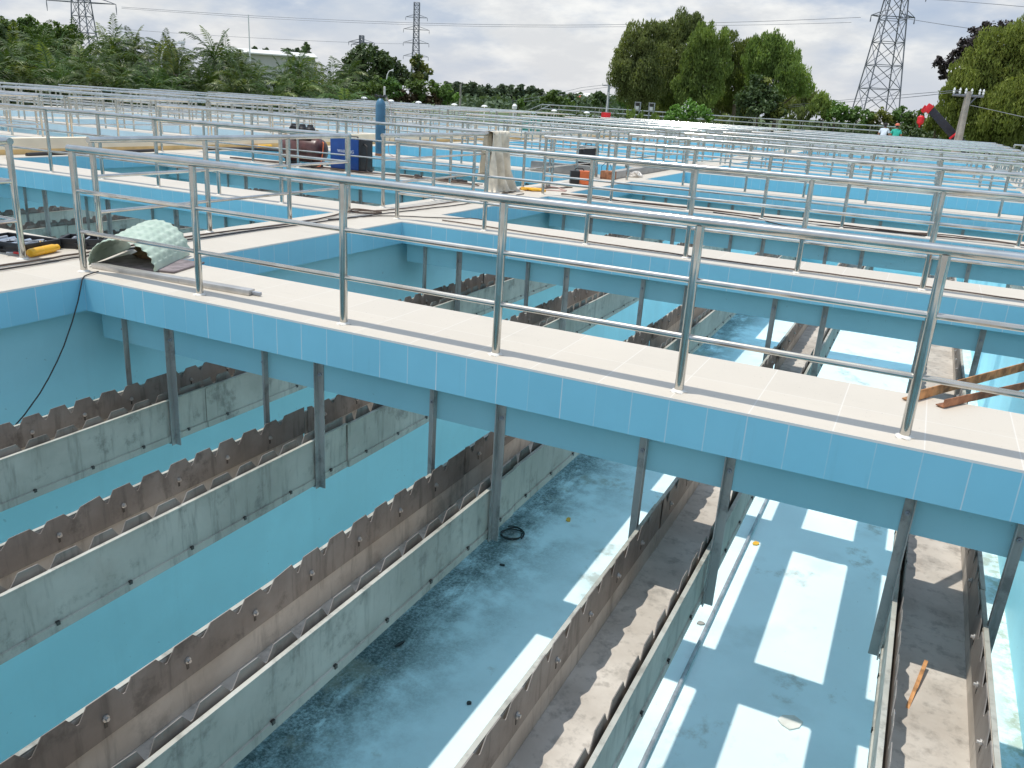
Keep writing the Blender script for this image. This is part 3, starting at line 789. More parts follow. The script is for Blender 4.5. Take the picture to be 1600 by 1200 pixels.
cable('lead_cable', 'tangled brown leads on the cross walkway in front of the orange box', [(-.75, 8.9, .012), (-.45, 9.5, .012), (-.30, 10.0, .012), (-.55, 10.2, .012), (-.25, 10.5, .012), (-.45, 10.7, .02)], .012, 'brown_rubber', seed=21, amp=.03)
cable('lead_cable', 'pale pinkish rope winding past the yellow straps', [(-.85, 8.5, .012), (-.5, 9.0, .012), (-.1, 9.25, .012), (-.35, 9.6, .012), (-.7, 9.75, .012)], .010, 'rope_pink', 'rope', seed=22, amp=.03)
p = Vector((-.62, 9.75, 0)); t = thing('glue_tape', 'roll of tape standing on the cross walkway by the orange box', 'tape roll', (-.60, 9.70, .055))
m = MB(); m.lathe([(.055, -.025), (.055, .025), (.036, .0255), (.036, -.0255)], n=18, axis='x'); m.build('roll', 'concrete', t)
# hose and yellow tool at the foot of the cream wall
cable('black_hose', 'black flat hose lying at the foot of the cream wall', [(-8.62, 5.6, .02), (-8.66, 6.3, .03), (-8.62, 7.0, .02), (-8.7, 8.4, .02)], .035, 'dark_rubber', 'hose', .01)
cable('black_hose', 'dark hose with yellow end near the compressor at the cream wall', [(-8.62, 9.6, .03), (-8.55, 10.4, .03), (-8.3, 11.0, .02), (-7.6, 11.25, .015)], .030, 'dark_rubber', 'hose', .01)
m = MB(); m.lathe([(.03, -.22), (.045, -.2), (.045, .2), (.03, .22)], n=12, axis='y'); tag(m.build('yellow_float', 'yellow_plastic', loc=(-8.62, 11.5, .046)), 'yellow rod lying at the foot of the cream wall', 'rod')

# debris on the floor of the basin
def floor_at(px, py): return on_z(px, py, ZF)
p = floor_at(800, 838); mb = MB(); pts = [(p.x+(.17+.03*math.sin(i*.21))*math.cos(i*.35), p.y+(.20+.03*math.cos(i*.27))*math.sin(i*.35), ZF+.012+.0015*i) for i in range(44)]
mb.tube(pts, .011, 7); tag(mb.build('wire_coil', 'dark_rubber'), 'small coil of black wire on the basin floor by the hanger', 'wire coil')
def scrap(px, py, w, l, rz, mat, label, seed):
    p = floor_at(px, py); rnd = random.Random(seed); m = MB(); n = 7; vs = []
    for i in range(n):
        a = 2*math.pi*i/n; k = rnd.uniform(.65, 1.1); vs.append((w*k*math.cos(a), l*k*math.sin(a)))
    m.extrude(vs, 'z', .003, .022)
    o = m.build('scrap', mat, loc=(p.x, p.y, ZF+.001), smooth=0); o.rotation_euler = (R(rnd.uniform(-3, 3)), 0, R(rz)); return tag(o, label, 'scrap', 'scraps on the basin floor')
scrap(888, 813, .05, .07, 20, 'yellow_plastic', 'small yellow scrap on the stained floor between the middle troughs', 1)
scrap(1180, 850, .07, .06, 50, 'yellow_plastic', 'yellow scrap on the sunlit floor beside the long pipe', 2)
scrap(785, 884, .05, .028, 10, 'dark_rubber', 'short dark stub on the floor below the black wire coil', 3)
scrap(625, 1007, .03, .10, -20, 'dark_rubber', 'dark strip of rubber lying on the mouldy floor', 4)
scrap(733, 1100, .03, .03, 0, 'dark_rubber', 'tiny dark crumb on the shaded floor near the lit edge', 5)
scrap(1232, 1130, .17, .13, 30, 'white_grout', 'torn white card with dark edge on the sunlit floor', 6)
scrap(1095, 975, .07, .05, 15, 'concrete', 'grey mortar lump on the sunlit floor left of the pipe', 7)
a, b = on_z(1005, 1195, ZF), on_z(1200, 778, ZF); d = (b-a)
mb = MB(); mb.tube([a-d*.5+Vector((0, 0, .05)), b+d*.9+Vector((0, 0, .05))], .027, 12)
tag(mb.build('floor_pipe', 'galvanised'), 'long straight grey pipe lying on the sunlit basin floor', 'pipe')
p0, p1 = on_z(1410, 1120, -1.14), on_z(1446, 1040, -1.14)
m = MB(); m.box(-.008, -.24, 0, .008, .02, .012); m.box(-.008, .0205, .001, .010, .24, .010); o = m.build('rusty_strip', 'rusty_iron', loc=((p0.x+p1.x)/2, (p0.y+p1.y)/2, -1.150)); o.rotation_euler = (R(8), 0, R(-10)); tag(o, 'rusty iron strip lying inside the right-hand weir trough', 'metal strip')

# ------------------------------------------------------------------ far structures
# raised walkway behind the basins with guard rail and stair
RY = 56.0; xl, xr = far(845, 165, 60).x, far(1398, 200, 60).x
xl = on_y(845, 165, RY).x; xr = on_y(1398, 200, RY).x
m = MB(); m.box(xl, RY, GZ-.2, xr, RY+2.0, .36); struct(m.build('raised_walkway', 'concrete', smooth=0))
t = thing('guard_rail', 'long pale guard rail on the raised walkway in front of the trees', 'guard rail', (0, 0, 0))
for z in (.66, .95, 1.25):
    m = MB(); m.tube([(xl, RY+.1, z), (xr, RY+.1, z)], .035, 8); m.build('top_rail' if z > 1.2 else 'middle_rail', 'polished_steel', t)
x = xl
while x <= xr+.01:
    m = MB(); m.tube([(x, RY+.1, .36), (x, RY+.1, 1.25)], .03, 8); m.build('post', 'polished_steel', t); x += (xr-xl)/17
t = thing('guard_rail', 'pale guard rail along the back of the raised walkway', 'guard rail', (0, 0, 0))
for z in (.66, .95, 1.25):
    m = MB(); m.tube([(xl, RY+1.9, z), (xr, RY+1.9, z)], .03, 8); m.build('top_rail' if z > 1.2 else 'middle_rail', 'polished_steel', t)
x = xl+.7
while x <= xr+.01:
    m = MB(); m.tube([(x, RY+1.9, .36), (x, RY+1.9, 1.25)], .026, 8); m.build('post', 'polished_steel', t); x += (xr-xl)/15
t = thing('stair', 'short steel stair with sloping handrails at the end of the raised walkway', 'stair', (xl, RY, 0))
for y in (.15, 1.85):
    m = MB(); m.tube([(0, y, 1.25), (-1.6, y, .55), (-1.6, y, GZ)], .032, 8); m.tube([(-.8, y, .0), (-.8, y, .9)], .026, 8); m.build('handrail', 'polished_steel', t)
    m = MB(); m.extrude([(0, .36), (0, .20), (-1.5, GZ), (-1.7, GZ)], 'y', y-.03, y+.03); m.build('stringer', 'galvanised', t, smooth=0)
for i in range(4):
    m = MB(); z = .36-.17*(i+1); m.box(-.38*(i+1)-.12, .19, z-.02, -.38*(i+1)+.22, 1.81, z+.02); m.build('step', 'galvanised', t, smooth=0)
# valve stands
for i, px in enumerate((995, 1017)):
    p = on_y(px, 180, RY-2.5); lab = 'grey valve stand with box and handwheel before the raised walkway, %s of two' % ('left', 'right')[i]
    t = thing('valve_stand', lab, 'valve stand', (p.x, p.y, GZ), 0, 'valve stands')
    for s in (-1, 1):
        m = MB(); m.box(s*.15-.04, -.04, 0, s*.15+.04, .04, 1.62); m.build('post', 'galvanised', t, smooth=0)
    m = MB(); m.box(-.21, -.08, 1.621, .21, .08, 1.67); m.box(-.21, -.08, 2.12, .21, .08, 2.17); m.box(-.21, -.06, 1.671, -.155, .06, 2.119); m.box(.155, -.06, 1.671, .21, .06, 2.119); m.build('frame', 'galvanised', t, smooth=0)
    m = MB(); m.box(-.11, -.10, 1.66, .11, -.081, 1.90); m.build('gear_box', 'lamp_white', t, bevel=.008)
    m = MB(); m.lathe([(.10, -.015), (.12, 0), (.10, .015)], (0, -.11, 2.01), 16, 0, 'y'); m.build('handwheel', 'motor_black', t)
# mushroom vents along the far edge
for i, (px, py) in enumerate(((569, 153), (611, 157.5), (654, 160), (710, 163.5), (757, 166), (866, 173), (917, 176))):
    p = far(px, py, 50 if i < 5 else 52)
    t = thing('mushroom_vent', 'small white mushroom vent on a thin pole, %s from the left along the far edge' % ORD[i], 'vent', (p.x, p.y, GZ), 0, 'mushroom vents along the far edge')
    h = p.z-GZ; m = MB(); m.tube([(0, 0, 0), (0, 0, h)], .03, 8); m.build('pole', 'lamp_white', t)
    m = MB(); m.lathe([(.19, h-.03), (.18, h), (.11, h+.05), (.03, h+.07)], n=14); m.build('cap', 'lamp_white', t)
p = far(804, 168, 55); m = MB(); m.lathe([(.10, 0), (.10, p.z-GZ-.1), (.16, p.z-GZ-.08), (.16, p.z-GZ+.1), (.06, p.z-GZ+.22)], n=12); tag(m.build('white_bollard', 'lamp_white', loc=(p.x, p.y, GZ)), 'short white capped post left of the steel stair', 'bollard')
p = far(831, 183, 44); t = thing('green_cabinet', 'dark green cabinet on the far walkway below the steel stair', 'cabinet', (p.x, p.y, 0))
m = MB(); m.box(-.42, -.2, .003, .42, .2, .62); m.build('body', 'green_box', t, bevel=.02); m = MB(); m.box(-.45, -.23, .621, .45, .23, .66); m.build('lid', 'green_box', t)
p = far(947, 182, 50); t = thing('warning_flag', 'small red flag on a thin stick at the far edge', 'flag', (p.x, p.y, GZ))
m = MB(); m.tube([(0, 0, 0), (0, 0, p.z-GZ+1.3)], .018, 6); m.build('stick', 'lamp_white', t)
m = MB(); nn = 8
for i in range(nn):
    a, b = i/nn, (i+1)/nn; w = lambda u: .04*math.sin(u*7)
    for e in (0, .012): m.quad((-.3+.55*a, w(a)+e, p.z-GZ-.22), (-.3+.55*b, w(b)+e, p.z-GZ-.22), (-.3+.55*b, w(b)+e, p.z-GZ+.22), (-.3+.55*a, w(a)+e, p.z-GZ+.22))
m.build('cloth', 'crane_red', t)

# two workers seen from behind
def person(loc, rz, shirt, cap, label, lean, armdown):
    me = bpy.data.meshes.new('person')
    V = [(0, 0, .78), (0, .02+lean*.3, .95), (0, .04+lean*.8, 1.14), (0, .05+lean, 1.22), (0, .06+lean, 1.27), (0, .07+lean, 1.36), (0, .07+lean, 1.43),
         (-.085, 0, .72), (-.095, .02, .40), (-.10, -.01, .06), (-.10, .09, .03), (.085, 0, .72), (.095, .03, .40), (.11, -.01, .06), (.11, .09, .03),
         (-.155, .05+lean*.9, 1.17), (-.235, .02+lean, .97), (-.25, .16+lean, .84+.0*armdown), (-.24, .24+lean, .83),
         (.155, .05+lean*.9, 1.17), (.235, .02+lean, .97), (.25, .14+lean, .83), (.24, .22+lean, .82)]
    E_ = [(0, 1), (1, 2), (2, 3), (3, 4), (4, 5), (5, 6), (0, 7), (7, 8), (8, 9), (9, 10), (0, 11), (11, 12), (12, 13), (13, 14),
          (2, 15), (15, 16), (16, 17), (17, 18), (2, 19), (19, 20), (20, 21), (21, 22)]
    rad = [(.15, .10), (.135, .095), (.165, .10), (.07, .06), (.048, .048), (.078, .09), (.055, .065), (.085, .085), (.06, .06), (.042, .042), (.035, .028),
           (.085, .085), (.06, .06), (.042, .042), (.035, .028), (.058, .058), (.046, .046), (.034, .034), (.028, .02), (.058, .058), (.046, .046), (.034, .034), (.028, .02)]
    me.from_pydata(V, E_, []); o = bpy.data.objects.new('body_source', me); COL.objects.link(o)
    sk = o.modifiers.new('skin', 'SKIN'); o.modifiers.new('sub', 'SUBSURF').levels = 2
    for i, r in enumerate(rad): me.skin_vertices[0].data[i].radius = r
    me.skin_vertices[0].data[0].use_root = True
    bpy.context.view_layer.update()
    out = bpy.data.meshes.new_from_object(o.evaluated_get(bpy.context.evaluated_depsgraph_get())); bpy.data.objects.remove(o)
    out.materials.clear()
    for mname in ('skin', shirt, 'trousers', 'hair'): out.materials.append(MATS[mname])
    for p in out.polygons:
        c = p.center; p.use_smooth = True
        if c.z > 1.29: p.material_index = 3 if (c.y < .09+lean or c.z > 1.42) else 0
        elif c.z > 1.235: p.material_index = 0
        elif abs(c.x) > .19 and c.z < 1.02: p.material_index = 0
        elif c.z > .80: p.material_index = 1
        else: p.material_index = 2
    o = link('person', out, None, loc, rz); tag(o, label, 'person')
    m = MB(); zc = 1.385
    if cap:
        m.lathe([(.085, zc-.005), (.098, zc), (.098, zc+.035), (.08, zc+.075), (.03, zc+.10)], (0, .07+lean, 0), 16); m.box(-.06, .15+lean, zc, .06, .23+lean, zc+.012); m.build('cap', 'cap_orange', o)
    else:
        m.lathe([(.083, zc-.05), (.094, zc-.01), (.092, zc+.03), (.07, zc+.07), (.02, zc+.085)], (0, .055+lean, 0), 16); m.build('hair', 'hair', o)
p = far(1380, 210, 45); person((p.x, p.y, -.02), R(-8), 'shirt_white', False, 'person in a pale blue shirt seen from behind at the far basin edge', .10, 1)
p = far(1399.5, 212, 45); person((p.x, p.y, -.02), R(10), 'shirt_green', True, 'person in a green shirt and orange cap seen from behind', .02, 1)

# crane boom
D = 46; t = thing('crane', 'black crane boom with red head and hook block before the trees', 'crane')
a, b = far(1512, 236, D), far(1455, 172, D); dv = (b-a).normalized(); foot = Vector((a.x, a.y, GZ))
def beam_between(a, b, w0, w1, name, mat):
    d = (b-a); q = d.to_track_quat('X', 'Z').to_matrix().to_4x4(); q.translation = a; L = d.length; m = MB()
    P = [(0, -w0/2, -w0/2), (0, w0/2, -w0/2), (0, w0/2, w0/2), (0, -w0/2, w0/2), (L, -w1/2, -w1/2), (L, w1/2, -w1/2), (L, w1/2, w1/2), (L, -w1/2, w1/2)]
    m.v = [tuple(q @ Vector(x)) for x in P]; m.f = [(0, 1, 2, 3), (4, 7, 6, 5), (0, 4, 5, 1), (1, 5, 6, 2), (2, 6, 7, 3), (3, 7, 4, 0)]; m.m = [0]*6
    return m.build(name, mat, t, bevel=.03)
beam_between(a, a.lerp(b, .36), .44, .42, 'boom', 'crane_black'); beam_between(a.lerp(b, .40), b, .38, .34, 'boom', 'crane_black'); beam_between(a.lerp(b, .361), a.lerp(b, .399), .47, .46, 'boom_collar', 'crane_red')
hd = far(1440, 175, D); beam_between(b, far(1447, 166.5, D), .40, .38, 'boom_head', 'crane_red'); beam_between(far(1449, 168, D), hd, .36, .16, 'boom_tip', 'crane_red')
m = MB(); m.box(foot.x-.7, foot.y-.7, GZ, foot.x+.7, foot.y+.7, min(a.z-.1, .3)); m.build('turret', 'crane_black', t, bevel=.05)
hk = far(1438.5, 188, D); m = MB(); m.tube([hd, hk+Vector((0, 0, .2))], .02, 6); m.build('hoist_rope', 'crane_black', t)
m = MB(); m.lathe([(.08, .22), (.16, .15), (.16, -.12), (.08, -.2)], hk, 10); m.tube([hk-Vector((0, 0, .2)), hk-Vector((0, 0, .32))], .04, 6); m.build('hook_block', 'crane_red', t)

# utility poles
def pole(px, ptop, D, r, arm, n, label, mat='pole_concrete'):
    top = far(px, ptop, D); h = top.z-GZ
    t = thing('utility_pole', label, 'utility pole', (top.x, top.y, GZ), -YAW*0)
    m = MB(); m.tube([(0, 0, 0), (0, 0, h)], [r*1.35, r*.85], 12); m.build('pole', mat, t)
    if arm:
        d = Vector((RI.x, RI.y, 0)).normalized()
        m = MB(); m.tube([-d*arm/2+Vector((0, 0, h-.18)), d*arm/2+Vector((0, 0, h-.18))], .06, 6); m.tube([d*arm*.3+Vector((0, 0, h-.18)), Vector((0, 0, h-.7))], .03, 6); m.build('crossarm', 'pylon_dark', t)
        for i in range(n):
            u = (i/(n-1)-.5)*.96
            if n == 6 and i == 4: u = .36
            m = MB(); q = d*arm*u; m.lathe([(.03, h-.12), (.055, h-.05), (.03, h), (.055, h+.05), (.03, h+.10), (.02, h+.14)], q, 8); m.build('insulator', 'lamp_white', t)
    return t
pole(1514, 143, 45, .15, 1.40, 6, 'leaning-looking concrete utility pole with white insulators before the right-hand trees')
pole(952, 131.5, 110, .16, 1.7, 3, 'grey utility pole with crossarm beside the tall trees in the middle', 'galvanised')
pole(720, 131, 95, .10, 0, 0, 'thin grey pole in front of the distant woods')
pole(388, 23, 95, .06, 0, 0, 'tall thin white pole above the palms by the warehouse', 'lamp_white')
# street lamps
def lamp(px, py, hx, hy, D, label):
    a, b = far(px, py, D), far(hx, hy, D); t = thing('street_lamp', label, 'street lamp', (a.x, a.y, GZ), 0, 'street lamps behind the palms')
    z0 = a.z-GZ; dx, dy = b.x-a.x, b.y-a.y; z1 = b.z-GZ; m = MB()
    m.tube([(0, 0, 0), (0, 0, z0*.7), (0, 0, z0), (dx*.12, dy*.12, z0+(z1-z0)*.55), (dx*.4, dy*.4, z0+(z1-z0)*.9), (dx*.78, dy*.78, z1)], [.06, .05, .045, .04, .035, .03], 8); m.build('pole', 'lamp_white', t)
    m = MB(); q = Vector((dx, dy, 0)); L = q.length; q.normalize(); s = Vector((-q.y, q.x, 0)); c = Vector((dx*.72, dy*.72, z1))
    P = [c+s*.08+Vector((0, 0, .03)), c-s*.08+Vector((0, 0, .03)), c-s*.08-Vector((0, 0, .05)), c+s*.08-Vector((0, 0, .05))]; e = q*L*.36
    P += [x+e*1.0+Vector((0, 0, .03))+(s*.08 if i in (0, 3) else -s*.08)+(Vector((0, 0, -.08)) if i > 1 else Vector((0, 0, .05))) for i, x in enumerate(P[:4])]
    m.v = [tuple(x) for x in P]; m.f = [(0, 1, 2, 3), (4, 7, 6, 5), (0, 4, 5, 1), (1, 5, 6, 2), (2, 6, 7, 3), (3, 7, 4, 0)]; m.m = [0]*6; m.build('lamp_head', 'lamp_white', t, bevel=.03)
lamp(252, 92, 286, 67, 56, 'curved white street lamp rising above the left palms')
lamp(280, 104, 298, 85, 62, 'lower white street lamp head half hidden in the palms')
lamp(604, 125, 614, 110, 64, 'small white street lamp in front of the dark trees')
# pylons
def pylon(px, D, wb, wt, levels, arms, label, zbase=None, th=.12, pw=1.0):
    b = far(px, 170, D); t = thing('pylon', label, 'pylon', (b.x, b.y, GZ), YAW*.6+.15)
    H_ = levels[-1]; half = lambda z: .5*(wb+(wt-wb)*min(1, z/(H_*.66))**.9)
    m = MB(); sg = [(-1, -1), (1, -1), (1, 1), (-1, 1)]
    for sx, sy in sg:
        m.tube([(sx*half(z), sy*half(z), z) for z in levels], th, 5)
    for z0, z1 in zip(levels[:-1], levels[1:]):
        h0, h1 = half(z0), half(z1)
        for (ax_, ay), (bx, by) in zip(sg, sg[1:]+sg[:1]):
            m.tube([(ax_*h0, ay*h0, z0), (bx*h1, by*h1, z1)], th*.55, 4); m.tube([(bx*h0, by*h0, z0), (ax_*h1, ay*h1, z1)], th*.55, 4)
            m.tube([(ax_*h1, ay*h1, z1), (bx*h1, by*h1, z1)], th*.5, 4)
    m.build('lattice', 'pylon_dark', t, smooth=0)
    for py, L in arms:
        z = far(px, py, D).z-GZ; m = MB(); h = half(z)
        for s in (-1, 1):
            tip = (s*L, 0, z)
            for sy in (-1, 1): m.tube([(s*h, sy*h, z), tip], th*.6, 4); m.tube([(s*h, sy*h, z+L*.22), tip], th*.5, 4)
            m.tube([(s*(h+L)/2, -h/2, z), (s*(h+L)/2, h/2, z)], th*.4, 4)
        m.tube([(-h, 0, z), (h, 0, z)], th*.6, 4)
        m.build('crossarm', 'pylon_dark', t, smooth=0)
        for s in (-1, 1):
            m = MB(); m.tube([(s*L, 0, z), (s*L, 0, z-.8), (s*L*1.0, 0, z-L*.28)], [th*.5, th*.9, th*.4], 5); m.build('insulator', 'pylon_dark', t)
    return t
lv = lambda H_, n: [H_*(1-(1-i/n)**1.25) for i in range(n+1)]
pylon(1368, 136, 5.6, 1.7, lv(34, 13), ((25, 3.0), (-14, 4.0)), 'huge grey lattice pylon rising above the hedge on the right', th=.10)
pylon(648, 350, 4.2, 2.0, lv(35, 16), ((88, 4.9), (67, 5.0), (46, 5.0), (27, 4.2)), 'distant lattice pylon with four arms behind the dark trees', th=.12)
pylon(143, 200, 4.6, 1.7, lv(34, 13), ((5, 7.0), (-45, 6.5)), 'lattice pylon cut by the frame above the left palms', th=.12)
pylon(565, 700, 6, 3, lv(42, 10), ((66, 10), (70, 8)), 'tiny far pylon just showing above the dark trees', th=.35)
# power lines
def wire(pts, r, label):
    P = [far(*q) for q in pts]; m = MB(); m.tube(wavy(P, 0, 6, 0), r, 5); tag(m.build('power_line', 'pylon_dark'), label, 'power line', 'power lines across the sky')
wire(((190, 11, 200), (420, 26, 175), (640, 35.5, 160), (820, 39, 150), (1000, 38, 143), (1200, 33, 138), (1345, 27, 136)), .035, 'upper power line sagging across the whole sky')
wire(((190, 13, 202), (420, 29, 178), (640, 38.5, 163), (820, 42, 153), (1000, 41.5, 146), (1200, 38.5, 141), (1330, 35, 138)), .03, 'power line just below the uppermost one')
wire(((0, 30, 260), (250, 50, 260), (450, 62, 265), (600, 68, 300), (648, 68, 350)), .04, 'faint power line running left to the distant pylon')
wire(((1405, 27, 136), (1440, 33, 132), (1520, 45, 122), (1640, 58, 110)), .035, 'power line leaving the huge pylon toward the right edge')
wire(((1345, -8, 136), (1100, -2, 142), (800, -6, 150)), .03, 'power line near the top edge left of the huge pylon')
wire(((1400, -4, 136), (1500, 2, 128), (1640, 14, 115)), .03, 'power line near the top edge right of the huge pylon')
wire(((800, 158, 140), (870, 146, 122), (950, 132, 110), (1060, 160, 95)), .022, 'low wire meeting the grey utility pole from the left')
wire(((800, 162, 141), (870, 151, 123), (950, 136, 110.5), (1060, 164, 96)), .022, 'second low wire under the first at the grey utility pole')
wire(((1200, 168, 90), (1300, 158, 75), (1400, 149, 60), (1498, 141, 46)), .016, 'low wire reaching the concrete pole across the bushes')
wire(((1200, 171, 90), (1300, 161, 75), (1400, 154, 60), (1500, 143, 46)), .016, 'lower second wire reaching the concrete pole')
wire(((1514, 164, 45), (1560, 174, 44), (1640, 192, 42)), .012, 'thin pale wire sloping down to the right from the concrete pole')
# warehouse and houses
def building(name, pl, pr_, ptop, peave, D, depth, label, wallm, roofm, win=0):
    a, b = far(pl, peave, D), far(pr_, peave, D); ax_ = Vector((b.x-a.x, b.y-a.y, 0)); L = ax_.length
    mid = far((pl+pr_)/2, ptop, D); ze = (a.z+b.z)/2; zt = max(ze+.4, mid.z)
    t = thing(name, label, 'building', (a.x, a.y, 0), math.atan2(ax_.y, ax_.x))
    m = MB(); m.box(0, 0, GZ, L, depth, ze); m.build('wall', wallm, t, smooth=0)
    m = MB(); m.extrude([(-.5, ze-.05), (depth/2, zt), (depth+.5, ze-.05), (depth+.5, ze+.15), (depth/2, zt+.2), (-.5, ze+.15)], 'x', -.4, L+.4); m.build('roof', roofm, t, smooth=0)
    for i in range(win):
        m = MB(); x = L*(i+.5)/win; m.box(x-.5, -.06, ze-2.0, x+.5, -.003, ze-.8); m.build('window', 'glass_dark', t, smooth=0)
    return t
building('warehouse', 352, 492, 76, 86, 150, 26, 'long pale warehouse with white roof showing over the palms', 'warehouse_wall', 'roof_sheet')
building('house', 884, 905, 149, 156, 240, 6, 'small house with red roof beyond the far trees', 'house_wall', 'house_roof', 2)
building('house', 902, 924, 146, 152, 262, 7, 'pale house block with red front right of the red-roofed house', 'house_wall', 'roof_sheet', 2)
building('house', 848, 862, 158, 161, 225, 6, 'low white hut left of the red-roofed house', 'house_wall', 'roof_sheet', 1)
building('house', 262, 276, 92, 98, 75, 5, 'red-walled hut with white roof between the palms', 'house_roof', 'roof_sheet', 0)

# ------------------------------------------------------------------ vegetation
def leaf_quads(mb, c, r, n, size, rnd, shell=.45, mi=0, hang=0.0):
    for _ in range(n):
        while True:
            d = Vector((rnd.uniform(-1, 1), rnd.uniform(-1, 1), rnd.uniform(-1, 1)))
            if .05 < d.length < 1: break
        d.normalize(); k = shell+(1-shell)*rnd.random()**.6
        if rnd.random() < .06: k *= 1.12
        p = c+Vector((d.x*r.x*k, d.y*r.y*k, d.z*r.z*k))
        nrm = (d+Vector((rnd.gauss(0, .6), rnd.gauss(0, .6), rnd.gauss(0, .6)+.35))).normalized()
        u = nrm.orthogonal().normalized(); u.rotate(Matrix.Rotation(rnd.uniform(0, 6.28), 3, nrm)); w = nrm.cross(u)
        if hang and rnd.random() < .8:
            u = (u*(1-hang)+Vector((0, 0, -hang))+Vector((rnd.gauss(0, .15), rnd.gauss(0, .15), 0))).normalized(); w = u.cross(d+Vector((rnd.gauss(0, .5), rnd.gauss(0, .5), .2))).normalized(); nrm = w.cross(u)
        s = size*rnd.uniform(.6, 1.35); l = s*rnd.uniform(.45, .8)*(1-.35*hang); s *= 1+.45*hang
        mb.quad(p-u*s*.5, p-w*l*.45+nrm*s*.05, p+u*s*.5-nrm*s*.12, p+w*l*.45+nrm*s*.05, mi)
def tree(name, label, blobs, D, mat, size, dens, seed, cat='tree', group=None, depth=.9, mats2=None, spread=.5, dvar=None):
    """blobs: crown lobes as (px, py, radius px) at distance D; each becomes a lobe of real size"""
    hang = .75 if 'acacia' in mat else 0.0
    rnd = random.Random(seed); sc = D/FPX*1.03
    cx = sum(b[0] for b in blobs)/len(blobs); base = far(cx, 170, D); base.z = GZ
    t = thing(name, label, cat, base, 0, group); mb = MB(); cents = []
    view = Vector((base.x-CAM.x, base.y-CAM.y, 0)).normalized()
    for b in blobs:
        r = b[2]*sc; c = far(b[0], b[1], D)-base; c += view*rnd.uniform(-1, 1)*r*spread; cents.append((c, r))
        # split every lobe into small sprays so the outline stays ragged
        k = max(5, int(9*min(1.6, r/1.2)))
        leaf_quads(mb, c, Vector((r, r*depth, r))*.72, int(dens*r*r*2.2), size, rnd, .2, (1 if (mats2 and rnd.random() < .25) else 0), hang)
        for _ in range(k):
            while True:
                d = Vector((rnd.uniform(-1, 1), rnd.uniform(-1, 1), rnd.uniform(-.8, 1)))
                if d.length > .2: break
            d.normalize(); rr = r*rnd.uniform(.24, .46)
            leaf_quads(mb, c+Vector((d.x*r, d.y*r*depth, d.z*r))*.70, Vector((rr, rr, rr*(1.25 if hang else .8))), int(dens*rr*rr*5.0), size, rnd, .35, (1 if (mats2 and rnd.random() < .3) else 0), hang)
    mb.build('crown', [mat]+([mats2] if mats2 else []), t, smooth=0, recalc=False)
    tr = MB(); top = max(c.z for c, r in cents)*.8; lean = Vector((rnd.uniform(-.3, .3), rnd.uniform(-.3, .3), 0))
    w = max(.06, .035*top)
    tr.tube([(0, 0, 0), lean*.4+Vector((0, 0, top*.35)), lean+Vector((0, 0, top))], [w, w*.75, w*.3], 8)
    for c, r in cents[::2]:
        s = lean*.5+Vector((0, 0, min(top*.5, max(.2, c.z*.55)))); tr.tube([s, s.lerp(c, .55)+Vector((0, 0, r*.1)), c], [w*.45, w*.3, w*.1], 6)
    tr.build('trunk', 'bark', t); return t
def palm_crown(seed, nf, L):
    rnd = random.Random(seed); mb = MB()
    for i in range(nf):
        az = 2.399*i+rnd.uniform(-.3, .3); el = R(74-112*(i/nf)**.8+rnd.uniform(-10, 10)); ln = L*rnd.uniform(.75, 1.12)
        d = Vector((math.cos(az)*math.cos(el), math.sin(az)*math.cos(el), math.sin(el))); side = Vector((-math.sin(az), math.cos(az), 0))
        p = Vector((0, 0, rnd.uniform(-.15, .1))); n = 13; rach = []
        for k in range(n+1):
            rach.append(p.copy()); p = p+d*(ln/n); d = (d+Vector((0, 0, -.075-.09*k/n))).normalized()
        mb.tube(rach, [.026*(1-.8*k/n)*L/2.4+.004 for k in range(n+1)], 4, 1, False)
        tone = 2 if rnd.random() < .10 else 0
        for k in range(2, n+1):
            fr_ = k/n; ll = L*.25*math.sin(math.pi*min(1, .14+.82*fr_))**.7*rnd.uniform(.85, 1.1); t0 = (rach[k]-rach[k-1]).normalized()
            for s in (-1, 1):
                for h in (0, .5):
                    b0 = rach[k-1].lerp(rach[k], h); dd = (side*s*.8+t0*.75+Vector((0, 0, rnd.uniform(-.3, .25)))).normalized(); q = b0+dd*ll*.5; e = b0+dd*ll+Vector((0, 0, -ll*.28))
                    w = t0*.030*L/2.4*1.15; mi = 2 if rnd.random() < .05 else tone
                    mb.quad(b0-w*.5, q-w, e, q+w, mi)
    return mb.mesh('crown', ['palm_leaf', 'bush_leaf', 'palm_highlight'], 0, False)
PC = [palm_crown(s, 24+2*s, 2.35) for s in range(4)]
mb = MB(); mb.tube([(0, 0, 0), (.02, 0, .3), (0, .01, .75), (0, 0, 1)], [.17, .15, .13, .10], 10); PTR = mb.mesh('trunk', 'palm_bark')
palms = []
rnd = random.Random(31)
def add_palms(x0, x1, step, ya, yb, D, s0, row):
    x = x0
    while x < x1:
        u = (x-x0)/(x1-x0); palms.append((x+rnd.uniform(-9, 9), ya+(yb-ya)*u+rnd.uniform(-9, 9), D+rnd.uniform(-3, 3), s0*rnd.uniform(.85, 1.15), row)); x += step*rnd.uniform(.8, 1.2)
add_palms(-60, 255, 40, 84, 96, 66, 1.0, 'back')
add_palms(-60, 560, 40, 100, 142, 57, .95, 'middle')
add_palms(-70, 560, 35, 122, 158, 50, .85, 'front')
for q in ((178, 72, 70, 1.0), (210, 78, 71, .9), (264, 82, 70, .85), (283, 96, 72, .75), (335, 92, 62, 1.1), (354, 96, 64, .9), (378, 108, 66, .7), (468, 108, 60, .95), (545, 118, 62, .8)): palms.append((*q, 'tall'))
cnt = {}
